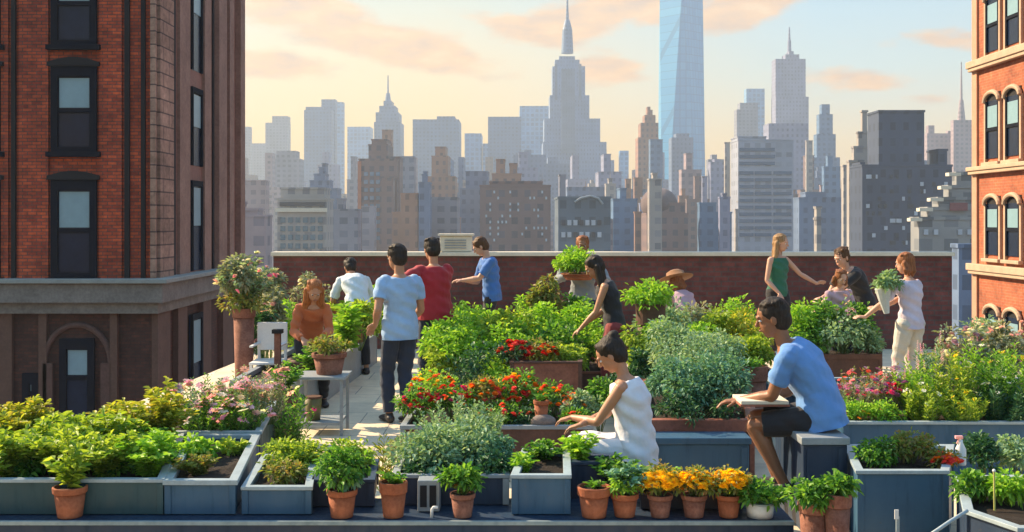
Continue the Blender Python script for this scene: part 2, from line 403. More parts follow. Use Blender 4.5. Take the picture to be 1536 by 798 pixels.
def sculpt(mb, voxel, smooth, origin, clamp=(), wob=0):
    me = bpy.data.meshes.new('t'); me.from_pydata([tuple(Vector(v)-origin) for v in mb.v], [], mb.f)
    o = bpy.data.objects.new('t', me); C.objects.link(o)
    r = o.modifiers.new('r', 'REMESH'); r.mode = 'VOXEL'; r.voxel_size = voxel; r.use_smooth_shade = True
    if smooth: s = o.modifiers.new('s', 'SMOOTH'); s.factor = .5; s.iterations = smooth
    dg = bpy.context.evaluated_depsgraph_get()
    out = bpy.data.meshes.new_from_object(o.evaluated_get(dg), depsgraph=dg)
    bpy.data.objects.remove(o); bpy.data.meshes.remove(me)
    n = len(out.vertices); co = np.empty(n*3); out.vertices.foreach_get('co', co); co = co.reshape(-1,3)
    if wob:
        no = np.empty(n*3); out.vertices.foreach_get('normal', no); no = no.reshape(-1,3)
        f = np.sin(co[:,0]*26+co[:,2]*38+np.sin(co[:,1]*21)*1.6)*np.sin(co[:,1]*17-co[:,2]*23)+.6*np.sin(co[:,2]*52+co[:,0]*31+co[:,1]*12)
        co += no*(f*wob)[:,None]
    for p, nrm, rad in clamp:
        p = np.array(Vector(p)-origin); nn = np.array(Vector(nrm).normalized())
        d = (co-p)@nn; perp = np.linalg.norm((co-p)-d[:,None]*nn, axis=1)
        k = (d > 0) & (d < rad*1.3) & (perp < rad); co[k] -= d[k][:,None]*nn
    out.vertices.foreach_set('co', co.reshape(-1)); out.update(); out.shade_smooth(); return out
def addmesh(name, me, mat, parent):
    me.name = name; me.materials.clear(); me.materials.append(mat)
    o = bpy.data.objects.new(name, me); C.objects.link(o); o.parent = parent; return o
def ik(a, t, l1, l2, pole):
    d = t-a; D = min(d.length, (l1+l2)*.995); dn = d.normalized()
    x = (l1*l1-l2*l2+D*D)/(2*D); h = math.sqrt(max(0, l1*l1-x*x))
    pl = (pole-dn*pole.dot(dn)); pl = pl.normalized() if pl.length > 1e-4 else Vector((0,0,1))
    return a+dn*x+pl*h, a+dn*D

def person(label, x, y, z, yaw, H=1.72, female=False, ph=None, lean=0, curve=1.3, side=0, twist=0, hands=((.15,.25,.95),(.15,-.25,.95)), hdir=((.5,0,-1),(.5,0,-1)), feet=((.0,.11,0),(.0,-.11,0)),
           poles=((-.6,.5,-.5),(-.6,-.5,-.5)), kpole=(1,0,.2), head=(0,0), skin='tan', shirt=None, sleeve=.6, hem=.12, pants=None, leg=1.0, hair='short', haircol='dark', vox=.006, curl=.5, loose=0, footdir=0):
    """yaw: degrees the person faces, 0 = +x, 90 = away from the viewer; local points are (forward, left, up) in metres"""
    k = H/1.75; base = Vector((x, y, z)); ya = R(yaw)
    fv = Vector((math.cos(ya), math.sin(ya), 0)); lv = Vector((-math.sin(ya), math.cos(ya), 0)); uv = Vector((0,0,1))
    LP = lambda p: base+fv*p[0]+lv*p[1]+uv*p[2]
    LD = lambda p: (fv*p[0]+lv*p[1]+uv*p[2])
    root = thing('person', base, label, 'person')
    ph = ph if ph is not None else .93*k
    P = LP((0,0,ph)); wm = .88 if female else 1.0
    def sdir(a): return (uv*math.cos(R(a))+fv*math.sin(R(a))+lv*math.sin(R(side))).normalized()
    W1 = P+sdir(lean*.55)*.15*k; C1 = W1+sdir(lean*(.55+curve)/2)*.18*k; N = C1+sdir(lean*curve)*.17*k
    chd = (N-C1).normalized()
    tl = R(twist); sl = (lv*math.cos(tl)+fv*math.sin(tl)); sl = (sl-chd*sl.dot(chd)).normalized()
    sf = sl.cross(chd).normalized()
    def torso(g, low):
        mb = MB(); q = k*wm
        cs = [P-sdir(lean*.5)*low*k, P-sdir(lean*.5)*min(low,.03)*k*.5+sdir(0)*.001, P+(W1-P)*.55, W1, W1+(C1-W1)*.6, C1, C1+(N-C1)*.5, C1+(N-C1)*.82, N]
        hip = 1.1 if female else 1.0
        rs = [(.155*hip,.105),(.165*hip,.112),(.150,.105),(.132,.095),(.150,.108),(.165,.115),(.168,.108),(.13,.088),(.065,.06)]
        if female: rs[5] = (.16,.125)
        if g > .01 and loose: rs = [(a+loose*w_, b+loose*w_) for (a, b), w_ in zip(rs, (1.6,1.4,1.3,1.2,.9,.6,.3,0,0))]
        mb.loft(cs, [(a*q+g, b*q+g) for a, b in rs], lv, 20, .35)
        return mb
    sh = .178*k*wm; S = [C1+chd*.115*k+sl*sh, C1+chd*.115*k-sl*sh]
    ua, fa = .295*k, .255*k
    T = [LP(hands[0]), LP(hands[1])]; E = []; Wr = []
    for i in (0,1):
        e, w = ik(S[i], T[i], ua, fa, LD(poles[i])); E.append(e); Wr.append(w)
    hipj = [P-uv*.03*k+lv*.085*k*(1.05 if female else 1), P-uv*.03*k-lv*.085*k*(1.05 if female else 1)]
    K = []; A = []
    for i in (0,1):
        a = LP(feet[i])+uv*.085*k; kn, an = ik(hipj[i], a, .43*k, .41*k, LD(kpole)); K.append(kn); A.append(an)
    am = .82 if female else 1.0
    B = torso(0, .07)
    # shoulders, arms
    for i in (0,1):
        sg = 1 if i == 0 else -1
        B.loft([C1+chd*.10*k+sl*sg*.07*k, S[i]-sl*sg*.02, S[i]+(E[i]-S[i])*.18], [(.062*am*k,.062*k*am),(.058*am*k,)*2,(.052*am*k,)*2], fv, 14)
        B.loft([S[i], S[i]+(E[i]-S[i])*.4, E[i]], [.050*am*k,.048*am*k,.038*am*k], fv, 14)
        B.loft([E[i], E[i]+(Wr[i]-E[i])*.3, E[i]+(Wr[i]-E[i])*.75, Wr[i]], [.038*am*k,.042*am*k,.031*am*k,.026*am*k], fv, 14)
        # hand
        hd = LD(hdir[i]).normalized(); fo = (Wr[i]-E[i]).normalized()
        if hd.angle(fo) > 1.1: hd = (hd+fo*.9).normalized()
        pn = hd.cross(lv*sg); pn = pn.normalized() if pn.length > .2 else hd.cross(uv).normalized()
        hs = pn.cross(hd).normalized()      # across the palm
        if hs.dot(uv) < 0: hs = -hs
        pn = -abs(1)*pn if pn.dot(-uv+fv*.2) < 0 else pn
        hk = k*(.92 if female else 1); W0 = Wr[i]; kn = W0+hd*.088*hk
        B.loft([W0-hd*.01, W0+hd*.03*hk, kn], [(.027*hk,.020*hk),(.040*hk,.017*hk),(.042*hk,.014*hk)], hs, 12)
        for j, fl in enumerate((.90,1.0,.93,.74)):
            r0 = kn+hs*(.031-.0205*j)*hk-hd*.006; c1 = curl*.6; c2 = curl*1.5
            d1 = (hd*math.cos(c1)+pn*math.sin(c1)+hs*(.07-.045*j)).normalized(); d2 = (hd*math.cos(c2)+pn*math.sin(c2)).normalized()
            p1 = r0+d1*.040*fl*hk; p2 = p1+d2*.038*fl*hk
            B.loft([r0, p1, p2], [.0092*hk,.0086*hk,.0072*hk], pn, 8)
        th0 = W0+hd*.022*hk+hs*.030*hk; th1 = th0+(hd*.6+hs*.75+pn*.25).normalized()*.042*hk; th2 = th1+(hd*.9+hs*.15+pn*.45).normalized()*.032*hk
        B.loft([th0, th1, th2], [.014*hk,.0108*hk,.0085*hk], pn, 8)
    # legs
    hips = 1.08 if female else 1
    for i in (0,1):
        B.loft([hipj[i]+uv*.02, hipj[i]+(K[i]-hipj[i])*.35, K[i]], [.086*hips*k,.076*k*hips,.054*k], lv, 14)
        B.loft([K[i], K[i]+(A[i]-K[i])*.3-LD((1,0,0))*.008, K[i]+(A[i]-K[i])*.75, A[i]], [.053*k,.056*k,.038*k,.034*k], lv, 14)
        fd = Vector((math.cos(ya+R(footdir)), math.sin(ya+R(footdir)), 0))
        hl = A[i]-uv*.045*k-fd*.045*k
        B.loft([hl, hl+fd*.09*k-uv*.0, hl+fd*.17*k-uv*.012*k, hl+fd*.21*k-uv*.018*k], [(.032*k,.036*k),(.036*k,.032*k),(.042*k,.022*k),(.036*k,.016*k)], lv, 12)
        B.loft([A[i], hl+fd*.03*k], [.034*k,.034*k], lv, 12)
    # head
    hp, hy = R(head[0]), R(head[1])       # pitch down, yaw left
    nk = (chd*.55+uv*.75+fv*math.sin(hp)*.35).normalized(); HN = N+nk*.085*k
    hf = (fv*math.cos(hy)+lv*math.sin(hy)); hu = (uv*math.cos(hp)+hf*math.sin(hp)).normalized(); hf = (hf*math.cos(hp)-uv*math.sin(hp)).normalized(); hl_ = hu.cross(hf)
    M = Matrix((hf, hl_, hu)).transposed(); q = k*1.07*(.98 if female else 1)
    HC = HN+hu*.085*q+hf*.022*q
    HP = lambda f, l, u: HC+hf*f*q+hl_*l*q+hu*u*q
    B.loft([N-chd*.03, N+nk*.02, HN+hu*.03*q-hf*.005], [.060*k*wm,.050*k*wm,.050*k*wm], lv, 14)
    B.ell(HP(-.008,0,.030), .094*q,.073*q,.088*q, M); B.ell(HP(.020,0,-.030), .066*q,.059*q,.080*q, M)
    B.loft([HP(.015,0,-.055), HP(.055,0,-.088)], [(.045*q,.030*q),(.022*q,.018*q)], hl_, 12)
    B.loft([HP(.078,0,.022), HP(.097,0,-.012), HP(.101,0,-.020)], [.008*q,.011*q,.013*q], hl_, 8)
    B.loft([HP(.080,-.035,.028), HP(.088,0,.030), HP(.080,.035,.028)], [.009*q]*3, hu, 8)
    B.loft([HP(.080,-.016,-.052), HP(.086,0,-.052), HP(.080,.016,-.052)], [.008*q]*3, hu, 8)
    for s in (-1,1): B.ell(HP(-.006,s*.073,-.006), .018*q,.009*q,.030*q, M, 10, 8)
    addmesh('body', sculpt(B, vox, 2, base), SK[skin], root)
    for s in (-1,1):
        e = MB().ell(HP(.0720,s*.029,.006), .0115*q,.0135*q,.0075*q, M, 10, 8).build('eye', EYEW, root, True)
        MB().ell(HP(.0815,s*.029,.005), .0038*q,.0066*q,.0066*q, M, 8, 6).build('iris', IRIS, e, True)
    MB().ell(HP(.0885,0,-.053), .007*q,.021*q,.0065*q, M, 10, 6).build('mouth', LIPS, root, True)
    # hair
    hm = {'dark': ('dark_hair', (.012,.009,.008), (.04,.028,.02)), 'brown': ('brown_hair', (.05,.024,.012), (.13,.065,.03)), 'red': ('auburn_hair', (.20,.055,.015), (.48,.17,.05)),
          'blond': ('dark_blond_hair', (.20,.11,.05), (.44,.27,.13)), 'chestnut': ('chestnut_hair', (.15,.05,.018), (.34,.13,.05))}[haircol]
    Hh = MB(); Hh.ell(HP(-.022,0,.042), .100*q,.084*q,.092*q, M); Hh.ell(HP(-.045,0,-.005), .072*q,.076*q,.085*q, M)
    for j in range(16):                      # uneven locks over the crown
        a = random.uniform(-2.5,2.5); Hh.ell(HP(-.025+.070*math.cos(a)*.9,.062*math.sin(a),.075+random.uniform(-.02,.03)), .028*q,.024*q,.018*q, M, 8, 6)
    bk = -hf
    if hair == 'bun': Hh.ell(HP(-.09,0,.105), .042*q,.042*q,.036*q, M)
    if hair == 'long' or hair == 'bob':
        ln = .36 if hair == 'long' else .16
        dn = (-uv*1.0-chd*.5).normalized()
        for s, w_, off in ((0,1,0),(-1,.8,.058),(1,.8,.058),(-.5,.9,.04),(.5,.9,.04)):
            st = HP(-.075+abs(s)*.045, s*.07, .01); 
            c = [st, st+dn*ln*.35*q+bk*.012, st+dn*ln*.7*q*w_+bk*.02+hl_*s*.02, st+dn*ln*q*w_+bk*.012+hl_*s*.01]
            Hh.loft(c, [(.045*q,.032*q),(.048*q,.036*q),(.042*q,.03*q),(.018*q,.014*q)], hl_, 12)
    if hair == 'braid':
        c = [HP(-.09,0,0)]
        for j in range(6): c.append(c[-1]+(-uv*.06+bk*.012-sl*.012)*k)
        Hh.loft(c, [.036*q,.034*q,.028*q,.032*q,.025*q,.028*q,.012*q], hl_, 12)
    addmesh('hair', sculpt(Hh, .006, 1, base, wob=.0025), hairmat(*hm), root)
    # top
    if shirt:
        G = torso(.024*k, hem+.07); cl = []
        pl = P-sdir(lean*.5)*(hem-.015)*k
        cl.append((pl, -sdir(lean*.5), .34)); cl.append((N-chd*.028*k, chd, .105 if sleeve else .12))
        for i in (0,1):
            sg = 1 if i == 0 else -1
            if sleeve:
                G.loft([C1+chd*.085*k+sl*sg*.07*k, S[i]-sl*sg*.02], [.074*am*k,.070*am*k], fv, 16)
                ue = min(1, sleeve); p2 = S[i]+(E[i]-S[i])*ue
                lo = .012 if sleeve > 1 else .022
                G.loft([S[i], S[i]+(p2-S[i])*.5, p2], [(.050*am+.013)*k,(.050*am+.016)*k,(.042*am+lo)*k], fv, 16)
                if sleeve > 1:
                    p3 = E[i]+(Wr[i]-E[i])*(sleeve-1); G.loft([E[i], (E[i]+p3)/2, p3], [(.042*am+.015)*k,(.042*am+.014)*k,(.030*am+.014)*k], fv, 16)
                    cl.append((p3-(Wr[i]-E[i]).normalized()*.002, Wr[i]-E[i], .075))
                else: cl.append((p2-(E[i]-S[i]).normalized()*.004, E[i]-S[i], .095))
            else:
                G.loft([C1+chd*.07*k+sl*sg*.05*k, C1+chd*.118*k+sl*sg*.105*k], [.062*k*wm,.055*k*wm], fv, 14)
        addmesh('shirt' if sleeve else 'tank_top', sculpt(G, .008, 2, base, cl, .0062), shirt, root)
    if pants:
        G = MB(); cl = []
        up_ = P+(W1-P)*.55
        G.loft([P-uv*.06*k, P, up_], [(.150*wm*k*hips+.012,.102*k+.010),(.158*wm*k*hips+.010,.108*k+.008),(.142*wm*k+.004,.098*k+.003)], lv, 18, .3)
        cl.append((up_, up_-P, .28))
        for i in (0,1):
            if leg <= 1: e = hipj[i]+(K[i]-hipj[i])*leg; G.loft([hipj[i]+uv*.02, (hipj[i]+e)/2, e], [.100*k*hips,.092*k*hips,(.064+(1-leg)*.045)*k+.012], lv, 14); cl.append((e-(K[i]-hipj[i]).normalized()*.004, K[i]-hipj[i], .12))
            else:
                e = K[i]+(A[i]-K[i])*(leg-1)
                G.loft([hipj[i]+uv*.02, hipj[i]+(K[i]-hipj[i])*.4, K[i]], [.098*k*hips,.090*k*hips,.070*k], lv, 14)
                G.loft([K[i], (K[i]+e)/2, e], [.070*k,.070*k,.056*k], lv, 14); cl.append((e-(A[i]-K[i]).normalized()*.004, A[i]-K[i], .085))
        addmesh('trousers' if leg > 1 else 'shorts', sculpt(G, .008, 2, base, cl, .0045), pants, root)
    for i in (0,1):
        fd = Vector((math.cos(ya+R(footdir)), math.sin(ya+R(footdir)), 0)); hl = A[i]-uv*.045*k-fd*.045*k; G = MB()
        G.loft([hl, hl+fd*.09*k, hl+fd*.18*k-uv*.008*k, hl+fd*.225*k-uv*.014*k], [(.042*k,.042*k),(.044*k,.040*k),(.050*k,.030*k),(.042*k,.022*k)], lv, 14)
        G.loft([A[i]-uv*.01, hl+fd*.03*k], [.043*k,.042*k], lv, 12)
        addmesh('shoe', sculpt(G, .007, 1, base, [(Vector((hl.x,hl.y,A[i].z-.082*k)), (0,0,-1), .4)]), SOLE, root)
    return root, dict(W=Wr, E=E, S=S, N=N, P=P, HC=HC, hf=hf, hu=hu, hl=hl_, K=K, A=A, LP=LP, hd=[LD(h).normalized() for h in hdir])

# ------------------------------------------------------------------ sky, sun, camera
SUN_AZ, SUN_EL = 60, 34        # degrees left of the view direction, degrees up
w = bpy.data.worlds.new('World'); sc.world = w; w.use_nodes = True; nt = w.node_tree
bg = nt.nodes['Background']; bg.inputs[1].default_value = .07
sky = nt.nodes.new('ShaderNodeTexSky'); sky.sky_type = 'NISHITA'; sky.sun_disc = False
sky.sun_elevation = R(SUN_EL); sky.sun_rotation = R(-SUN_AZ); sky.air_density = 1.2; sky.dust_density = 2.5; sky.ozone_density = 1.5
tc = nt.nodes.new('ShaderNodeTexCoord'); sp = nt.nodes.new('ShaderNodeSeparateXYZ'); L_(nt, tc.outputs['Generated'], sp.inputs[0])
def M_(op, a, b=0.0, c=None, clamp=False):
    n = nt.nodes.new('ShaderNodeMath'); n.operation = op; n.use_clamp = clamp
    for i, v in enumerate((a, b, c)):
        if v is None: continue
        if hasattr(v, 'name'): L_(nt, v, n.inputs[i])
        else: n.inputs[i].default_value = v
    return n.outputs[0]
hx, hy, hz = sp.outputs[0], sp.outputs[1], sp.outputs[2]
# direction in azimuth and elevation (radians)
az = M_('ARCTAN2', hx, hy); el = M_('ARCSINE', hz)
K = 6.5
def sc3(c): return tuple(x*K for x in c)
elr = ramp(nt, M_('MULTIPLY', el, 1/1.2, None, True), [(0, (1.2,.68,.20)), (.07, (1.2,.78,.26)), (.12, (1.12,.84,.40)), (.175, (.66,.80,.68)), (.26, (.34,.64,.84)), (.6, (.22,.44,.72))])
elr_r = ramp(nt, M_('MULTIPLY', el, 1/1.2, None, True), [(0, (1.12,.74,.34)), (.055, (1.08,.80,.42)), (.11, (.66,.82,.78)), (.17, (.36,.70,.92)), (.26, (.36,.62,.82)), (.6, (.2,.42,.72))])
rside = ramp(nt, M_('ADD', M_('MULTIPLY', az, 1.1), .42), [(.35, 0.0), (.72, 1.0)])
grad = mixc(nt, rside, elr, elr_r)
gs = nt.nodes.new('ShaderNodeVectorMath'); gs.operation = 'SCALE'; L_(nt, grad, gs.inputs[0]); gs.inputs['Scale'].default_value = K*.93
base = mixc(nt, .86, sky.outputs[0], gs.outputs[0])
# clouds: stretched noise, thickest in the banks the photograph shows
cv = nt.nodes.new('ShaderNodeCombineXYZ'); L_(nt, M_('MULTIPLY', az, 9), cv.inputs[0]); L_(nt, M_('MULTIPLY', el, 26), cv.inputs[1])
cn = noise(nt, cv.outputs[0], 1.4, 8, .62)
banks = None
for px, py, wx, wy, tilt, s in ((590,68,150,32,.16,1),(540,50,70,14,.2,.7),(880,28,130,30,-.2,1),(960,10,110,30,0,1),(430,5,120,30,.1,1),(1440,60,80,20,.1,.4),(410,98,100,24,0,.75),(1120,10,90,28,-.25,1),(905,106,70,20,0,.9),(1300,120,70,18,.1,.6),(1380,150,50,12,0,.35),(700,88,70,10,.1,.55),(780,35,60,16,0,.7)):
    a0, e0 = math.atan2(px-CX, F), math.atan2(HZ-py, math.hypot(F, px-CX))
    da = M_('SUBTRACT', az, a0); de = M_('ADD', M_('SUBTRACT', el, e0), M_('MULTIPLY', da, tilt))
    q = M_('ADD', M_('POWER', M_('ABSOLUTE', M_('DIVIDE', da, wx/F)), 2.0), M_('POWER', M_('ABSOLUTE', M_('DIVIDE', de, wy/F)), 2.0))
    g = M_('MULTIPLY', M_('EXPONENT', M_('MULTIPLY', q, -1.0)), s)
    banks = g if banks is None else M_('MAXIMUM', banks, g)
wide = ramp(nt, M_('ADD', cn, 0), [(.58, 0.0), (.78, .5)])
mask = ramp(nt, M_('ADD', M_('MULTIPLY', banks, .72), M_('MULTIPLY', M_('SUBTRACT', cn, .5), 1.1)), [(.16, 0.0), (.38, 1.0)])
mask = M_('MAXIMUM', mask, M_('MULTIPLY', wide, .5))
ccol = ramp(nt, noise(nt, cv.outputs[0], 2.6, 6, .6), [(.35, (.78,.50,.32)), (.55, (1.08,.62,.28)), (.72, (1.15,.80,.42))])
cs_ = nt.nodes.new('ShaderNodeVectorMath'); cs_.operation = 'SCALE'; L_(nt, ccol, cs_.inputs[0]); cs_.inputs['Scale'].default_value = K*.92
fin = mixc(nt, M_('MULTIPLY', mask, .95), base, cs_.outputs[0])
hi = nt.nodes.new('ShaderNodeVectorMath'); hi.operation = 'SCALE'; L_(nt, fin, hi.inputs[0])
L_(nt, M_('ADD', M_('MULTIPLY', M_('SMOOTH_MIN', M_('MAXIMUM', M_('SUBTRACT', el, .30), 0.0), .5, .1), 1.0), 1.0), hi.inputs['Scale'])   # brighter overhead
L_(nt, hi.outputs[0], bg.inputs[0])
sun = bpy.data.objects.new('sun', bpy.data.lights.new('sun', 'SUN')); C.objects.link(sun)
sun.data.energy = 5.0; sun.data.angle = R(.6); sun.data.color = (1,.77,.50)
sd = Vector((-math.sin(R(SUN_AZ))*math.cos(R(SUN_EL)), math.cos(R(SUN_AZ))*math.cos(R(SUN_EL)), math.sin(R(SUN_EL))))
sun.rotation_euler = sd.to_track_quat('Z', 'Y').to_euler(); sun.location = sd*60
cam = bpy.data.objects.new('camera', bpy.data.cameras.new('camera')); C.objects.link(cam); sc.camera = cam
cam.location = (0,0,EYE); cam.rotation_euler = (R(90),0,0); cam.data.sensor_width = 36; cam.data.lens = 36*F/1536; cam.data.shift_y = -69/1536
cam.data.clip_end = 9000; cam.data.clip_start = .1
sc.view_settings.view_transform = 'Standard'; sc.view_settings.look = 'None'; sc.view_settings.exposure = 1.3; sc.view_settings.gamma = 1

# ------------------------------------------------------------------ ground, terrace
GZ = -34.0
g = MB().add([(-7000,-3000,GZ),(7000,-3000,GZ),(7000,8000,GZ),(-7000,8000,GZ)], [(0,1,2,3)]).build('city_ground', plain('street_asphalt', (.09,.09,.09), .9, .3, .02, 0)); tag(g, kind='structure')
pv, ntp, bp = newmat('terrace_paving'); co = objco(ntp)
t = ntp.nodes.new('ShaderNodeTexBrick'); t.offset = .5; L_(ntp, co, t.inputs[0]); t.inputs['Scale'].default_value = 1; t.inputs['Brick Width'].default_value = .6; t.inputs['Row Height'].default_value = .6; t.inputs['Mortar Size'].default_value = .006
t.inputs['Color1'].default_value = (.72,.60,.42,1); t.inputs['Color2'].default_value = (.66,.55,.40,1); t.inputs['Mortar'].default_value = (.28,.25,.21,1)
nn_ = noise(ntp, co, 3, 6, .7); L_(ntp, mixc(ntp, 1, t.outputs[0], ramp(ntp, nn_, [(.3,.8),(.7,1.12)]), 'MULTIPLY'), bp.inputs['Base Color']); bp.inputs['Roughness'].default_value = .8; bump(ntp, bp, nn_, .2)
RB = [(-4.6,5.2),(7.6,5.2),(7.6,17.3),(-3.75,17.3)]
fl = MB().prism(RB, -.2, 0).build('terrace_floor', pv); tag(fl, kind='structure')
BR = brick('maroon_brick', (.20,.055,.045), (.15,.04,.035), (.12,.07,.06), .22, .075)
b = MB().prism([(-4.5,5.3),(7.5,5.3),(7.5,17.2),(-3.7,17.2)], GZ, -.2).build('roof_building', BR); tag(b, 'brick building under the roof garden, below the planters', 'building')
MB().prism([(-4.62,5.1),(7.62,5.1),(7.62,5.3),(-4.62,5.3)], -.4, -.2).build('roof_edge', GREYP, b)
# front ledge carrying the pots
led = thing('front_ledge', (-1, 6.6, 0), 'dark blue ledge with pale edge running under the front row of pots', 'ledge')
MB().box(-4.6,1.66,6.47,7.0,0,.21).build('ledge_body', NAVY, led); MB().box(-4.6,1.66,6.475,7.0,.212,.226).build('ledge_cap', NAVY, led); MB().box(-4.6,1.66,6.45,6.474,.205,.23).build('painted_edge_highlight', plain('edge_highlight_paint', (.20,.27,.29), .5, .3, 3, .1, col2=(.32,.38,.38)), led, bevel=.003)  # pale strip paints the highlight along the ledge's front edge
LZ = .23
# back parapet wall
wl = thing('parapet_wall', (1.5,17,0), 'long low maroon brick parapet wall with cream coping behind the gardeners', 'wall')
WX0, WX1 = PX(410,17), PX(1428,17)
MB().box(WX0,WX1,17.0,17.25,0,1.44).build('brickwork', BR, wl)
MB().box(WX0-.03,WX1+.03,16.95,17.3,1.443,1.505).build('coping', CREAM, wl, bevel=.006)
sb = thing('vent_box', (PX(684,17.15),17.13,1.505), 'cream metal box standing on the parapet coping behind the man in red', 'vent')
MB().box(PX(661,17.15),PX(708,17.15),16.98,17.27,1.51,PZ(354,17)).build('housing', CREAM, sb, bevel=.01)
MB().box(PX(658,17.15),PX(711,17.15),16.95,17.29,PZ(354,17)+.002,PZ(351,17)+.004).build('lid', CREAM, sb, bevel=.006)
for i in range(4): MB().box(PX(668,17.15),PX(700,17.15),16.965,16.979,1.56+i*.04,1.575+i*.04).build('louvre', GREYP, sb)

# ------------------------------------------------------------------ left brick building
LB = -9.15; D1, D2 = 28.0, 36.7
RED = brick('old_red_brick', (.58,.10,.028), (.30,.045,.02), (.13,.06,.045), .24, .085)
BSTONE = plain('brown_sandstone', (.25,.15,.115), .85, .25, 1.5, .3, col2=(.34,.22,.17)); BSTONE2 = brick('sandstone_blocks', (.42,.27,.20), (.35,.22,.16), (.12,.08,.07), .9, .34, .9, .02)
GSTONE = plain('grey_cornice_stone', (.15,.145,.135), .8, .3, 2, .3, col2=(.24,.235,.215)); IRON = plain('black_painted_metal', (.008,.008,.011), .85, .3, 5, .1)
FRM = plain('dark_blue_window_frame', (.006,.009,.018), .85, .2, 5, .05); FRM.node_tree.nodes['Principled BSDF'].inputs['Specular IOR Level'].default_value = .15
SHADE_ = plain('window_blind', (.20,.34,.40), .35, .1, 1, 0); DGL = plain('dark_window_glass', (.008,.018,.045), .25, .3, .6, 0); DGL.node_tree.nodes['Principled BSDF'].inputs['Specular IOR Level'].default_value = .2
bb = thing('brick_building', (-14, D1, GZ), 'tall red brick building with stone cornice and dark sash windows, left of the terrace', 'building')
CZ0, CZ1 = PZ(470,D1), PZ(424,D1)
MB().box(-17,LB,D1,D2,CZ1,26).build('upper_wall', RED, bb)
MB().box(-17,LB-.06,D1+.12,D2-.1,GZ,CZ0).build('base_wall', brick('dark_brown_brick', (.10,.033,.022), (.06,.023,.017), (.05,.028,.022), .24,.085), bb)
MB().box(-17.2,LB+.36,D1-.36,D2+.3,CZ0+.28,CZ1).build('cornice', GSTONE, bb, bevel=.03)
MB().box(-17.2,LB+.5,D1-.5,D2+.42,CZ1+.003,CZ1+.12).build('cornice_top', plain('pale_cornice_stone', (.24,.28,.27), .7, .2, 2, .2), bb, bevel=.02)
MB().box(-17.1,LB+.18,D1-.16,D2+.15,CZ0,CZ0+.277).build('frieze', GSTONE, bb, bevel=.02)
FP = lambda px: PX(px, D1)
for px, wd in ((22,.10),(192,.12),(216,.10)): MB().box(FP(px)-wd/2,FP(px)+wd/2,D1-.10,D1-.002,CZ1+.12,26).build('downpipe', IRON, bb)
for a, c in ((-30,14),(30,74),(150,184)): MB().box(FP(a),FP(c),D1-.07,D1-.003,CZ1+.12,26).build('brick_pier', RED, bb)
MB().box(FP(228),LB+.10,D1-.14,D1-.003,CZ1+.12,26).build('corner_quoin', BSTONE2, bb)
side_y = lambda px: LB*F/(px-CX)      # where on the side wall a photo column falls
for a, c, th, m in ((231,252,.16,BSTONE2),(262,278,.14,BSTONE),(300,310,.14,BSTONE),(318,330,.22,BSTONE),(338,345,.14,BSTONE),(350,357,.24,BSTONE)):
    MB().box(LB+.003,LB+th,side_y(a)+.02,side_y(c),CZ1+.12,26).build('stone_pilaster', m, bb)
for a in (256,315,334): MB().box(LB+.003,LB+.09,side_y(a),side_y(a)+.16,CZ1+.12,26).build('side_downpipe', IRON, bb)
MB().box(LB+.004,LB+.05,D1+.05,D2,CZ1+.12,26).build('side_render', plain('side_wall_stone', (.25,.135,.105), .85, .2, 1.2, .3), bb)
def front_window(x0, x1, z0, z1, y=D1, arch=True, split=.48, m=SHADE_):
    wn = MB().box(x0,x1,y-.05,y+.0,z0,z1).build('window', DGL, bb)
    f = .15
    MB().box(x0-.02,x0+f,y-.13,y-.052,z0,z1).box(x1-f,x1+.02,y-.13,y-.052,z0,z1).box(x0+f,x1-f,y-.13,y-.052,z1-.26,z1).box(x0+f,x1-f,y-.13,y-.052,z0,z0+.12).build('frame', FRM, wn)
    zm = z0+(z1-z0)*split
    MB().box(x0+f,x1-f,y-.10,y-.053,zm-.05,zm+.05).build('meeting_rail', FRM, wn)
    MB().box(x0+f+.03,x1-f-.03,y-.068,y-.054,zm+.08,z1-.3).build('upper_pane', m, wn)
    MB().box(x0+f+.03,x1-f-.03,y-.068,y-.054,z0+.16,zm-.08).build('lower_pane', DGL, wn)
    MB().box(x0-.12,x1+.12,y-.22,y-.002,z0-.13,z0-.003).build('sill', FRM, wn, bevel=.01)
    if arch:
        mb = MB(); n = 9; vs = []
        for i in range(n+1):
            t = i/n; x = x0-.1+(x1-x0+.2)*t; zz = z1+.02+.13*math.sin(math.pi*t); vs.append((x, zz))
        for yy in (y-.18, y-.003): mb.v += [(x, yy, z1+.002) for x, z in vs]+[(x, yy, z+.08) for x, z in vs]
        N1 = n+1
        for i in range(n):
            mb.f += [(i,i+1,N1+i+1,N1+i),(2*N1+i+1,2*N1+i,3*N1+i,3*N1+i+1),(N1+i,N1+i+1,3*N1+i+1,3*N1+i),(i+1,i,2*N1+i,2*N1+i+1)]
        mb.f += [(0,N1,3*N1,2*N1),(n,2*N1+n,3*N1+n,N1+n)]
        mb.build('lintel', IRON, wn)
for y0, y1 in ((-60,68),(100,228),(270,416)): front_window(FP(80),FP(146),PZ(y1,D1),PZ(y0,D1))
for y0, y1 in ((-250,-100),(-430,-280)): front_window(FP(80),FP(146),PZ(y1,D1),PZ(y0,D1))
for k in (-1,): 
    for y0, y1 in ((100,228),(270,416),(-60,68)): front_window(FP(-60),FP(2),PZ(y1,D1),PZ(y0,D1))
DST = plain('dark_brown_stone', (.11,.062,.045), .85, .25, 2, .3)
front_window(FP(90),FP(140),PZ(640,D1),PZ(508,D1),D1+.12,False,.55)
front_window(FP(34),FP(56),PZ(640,D1),PZ(560,D1),D1+.12,False,.6)
mb = MB()
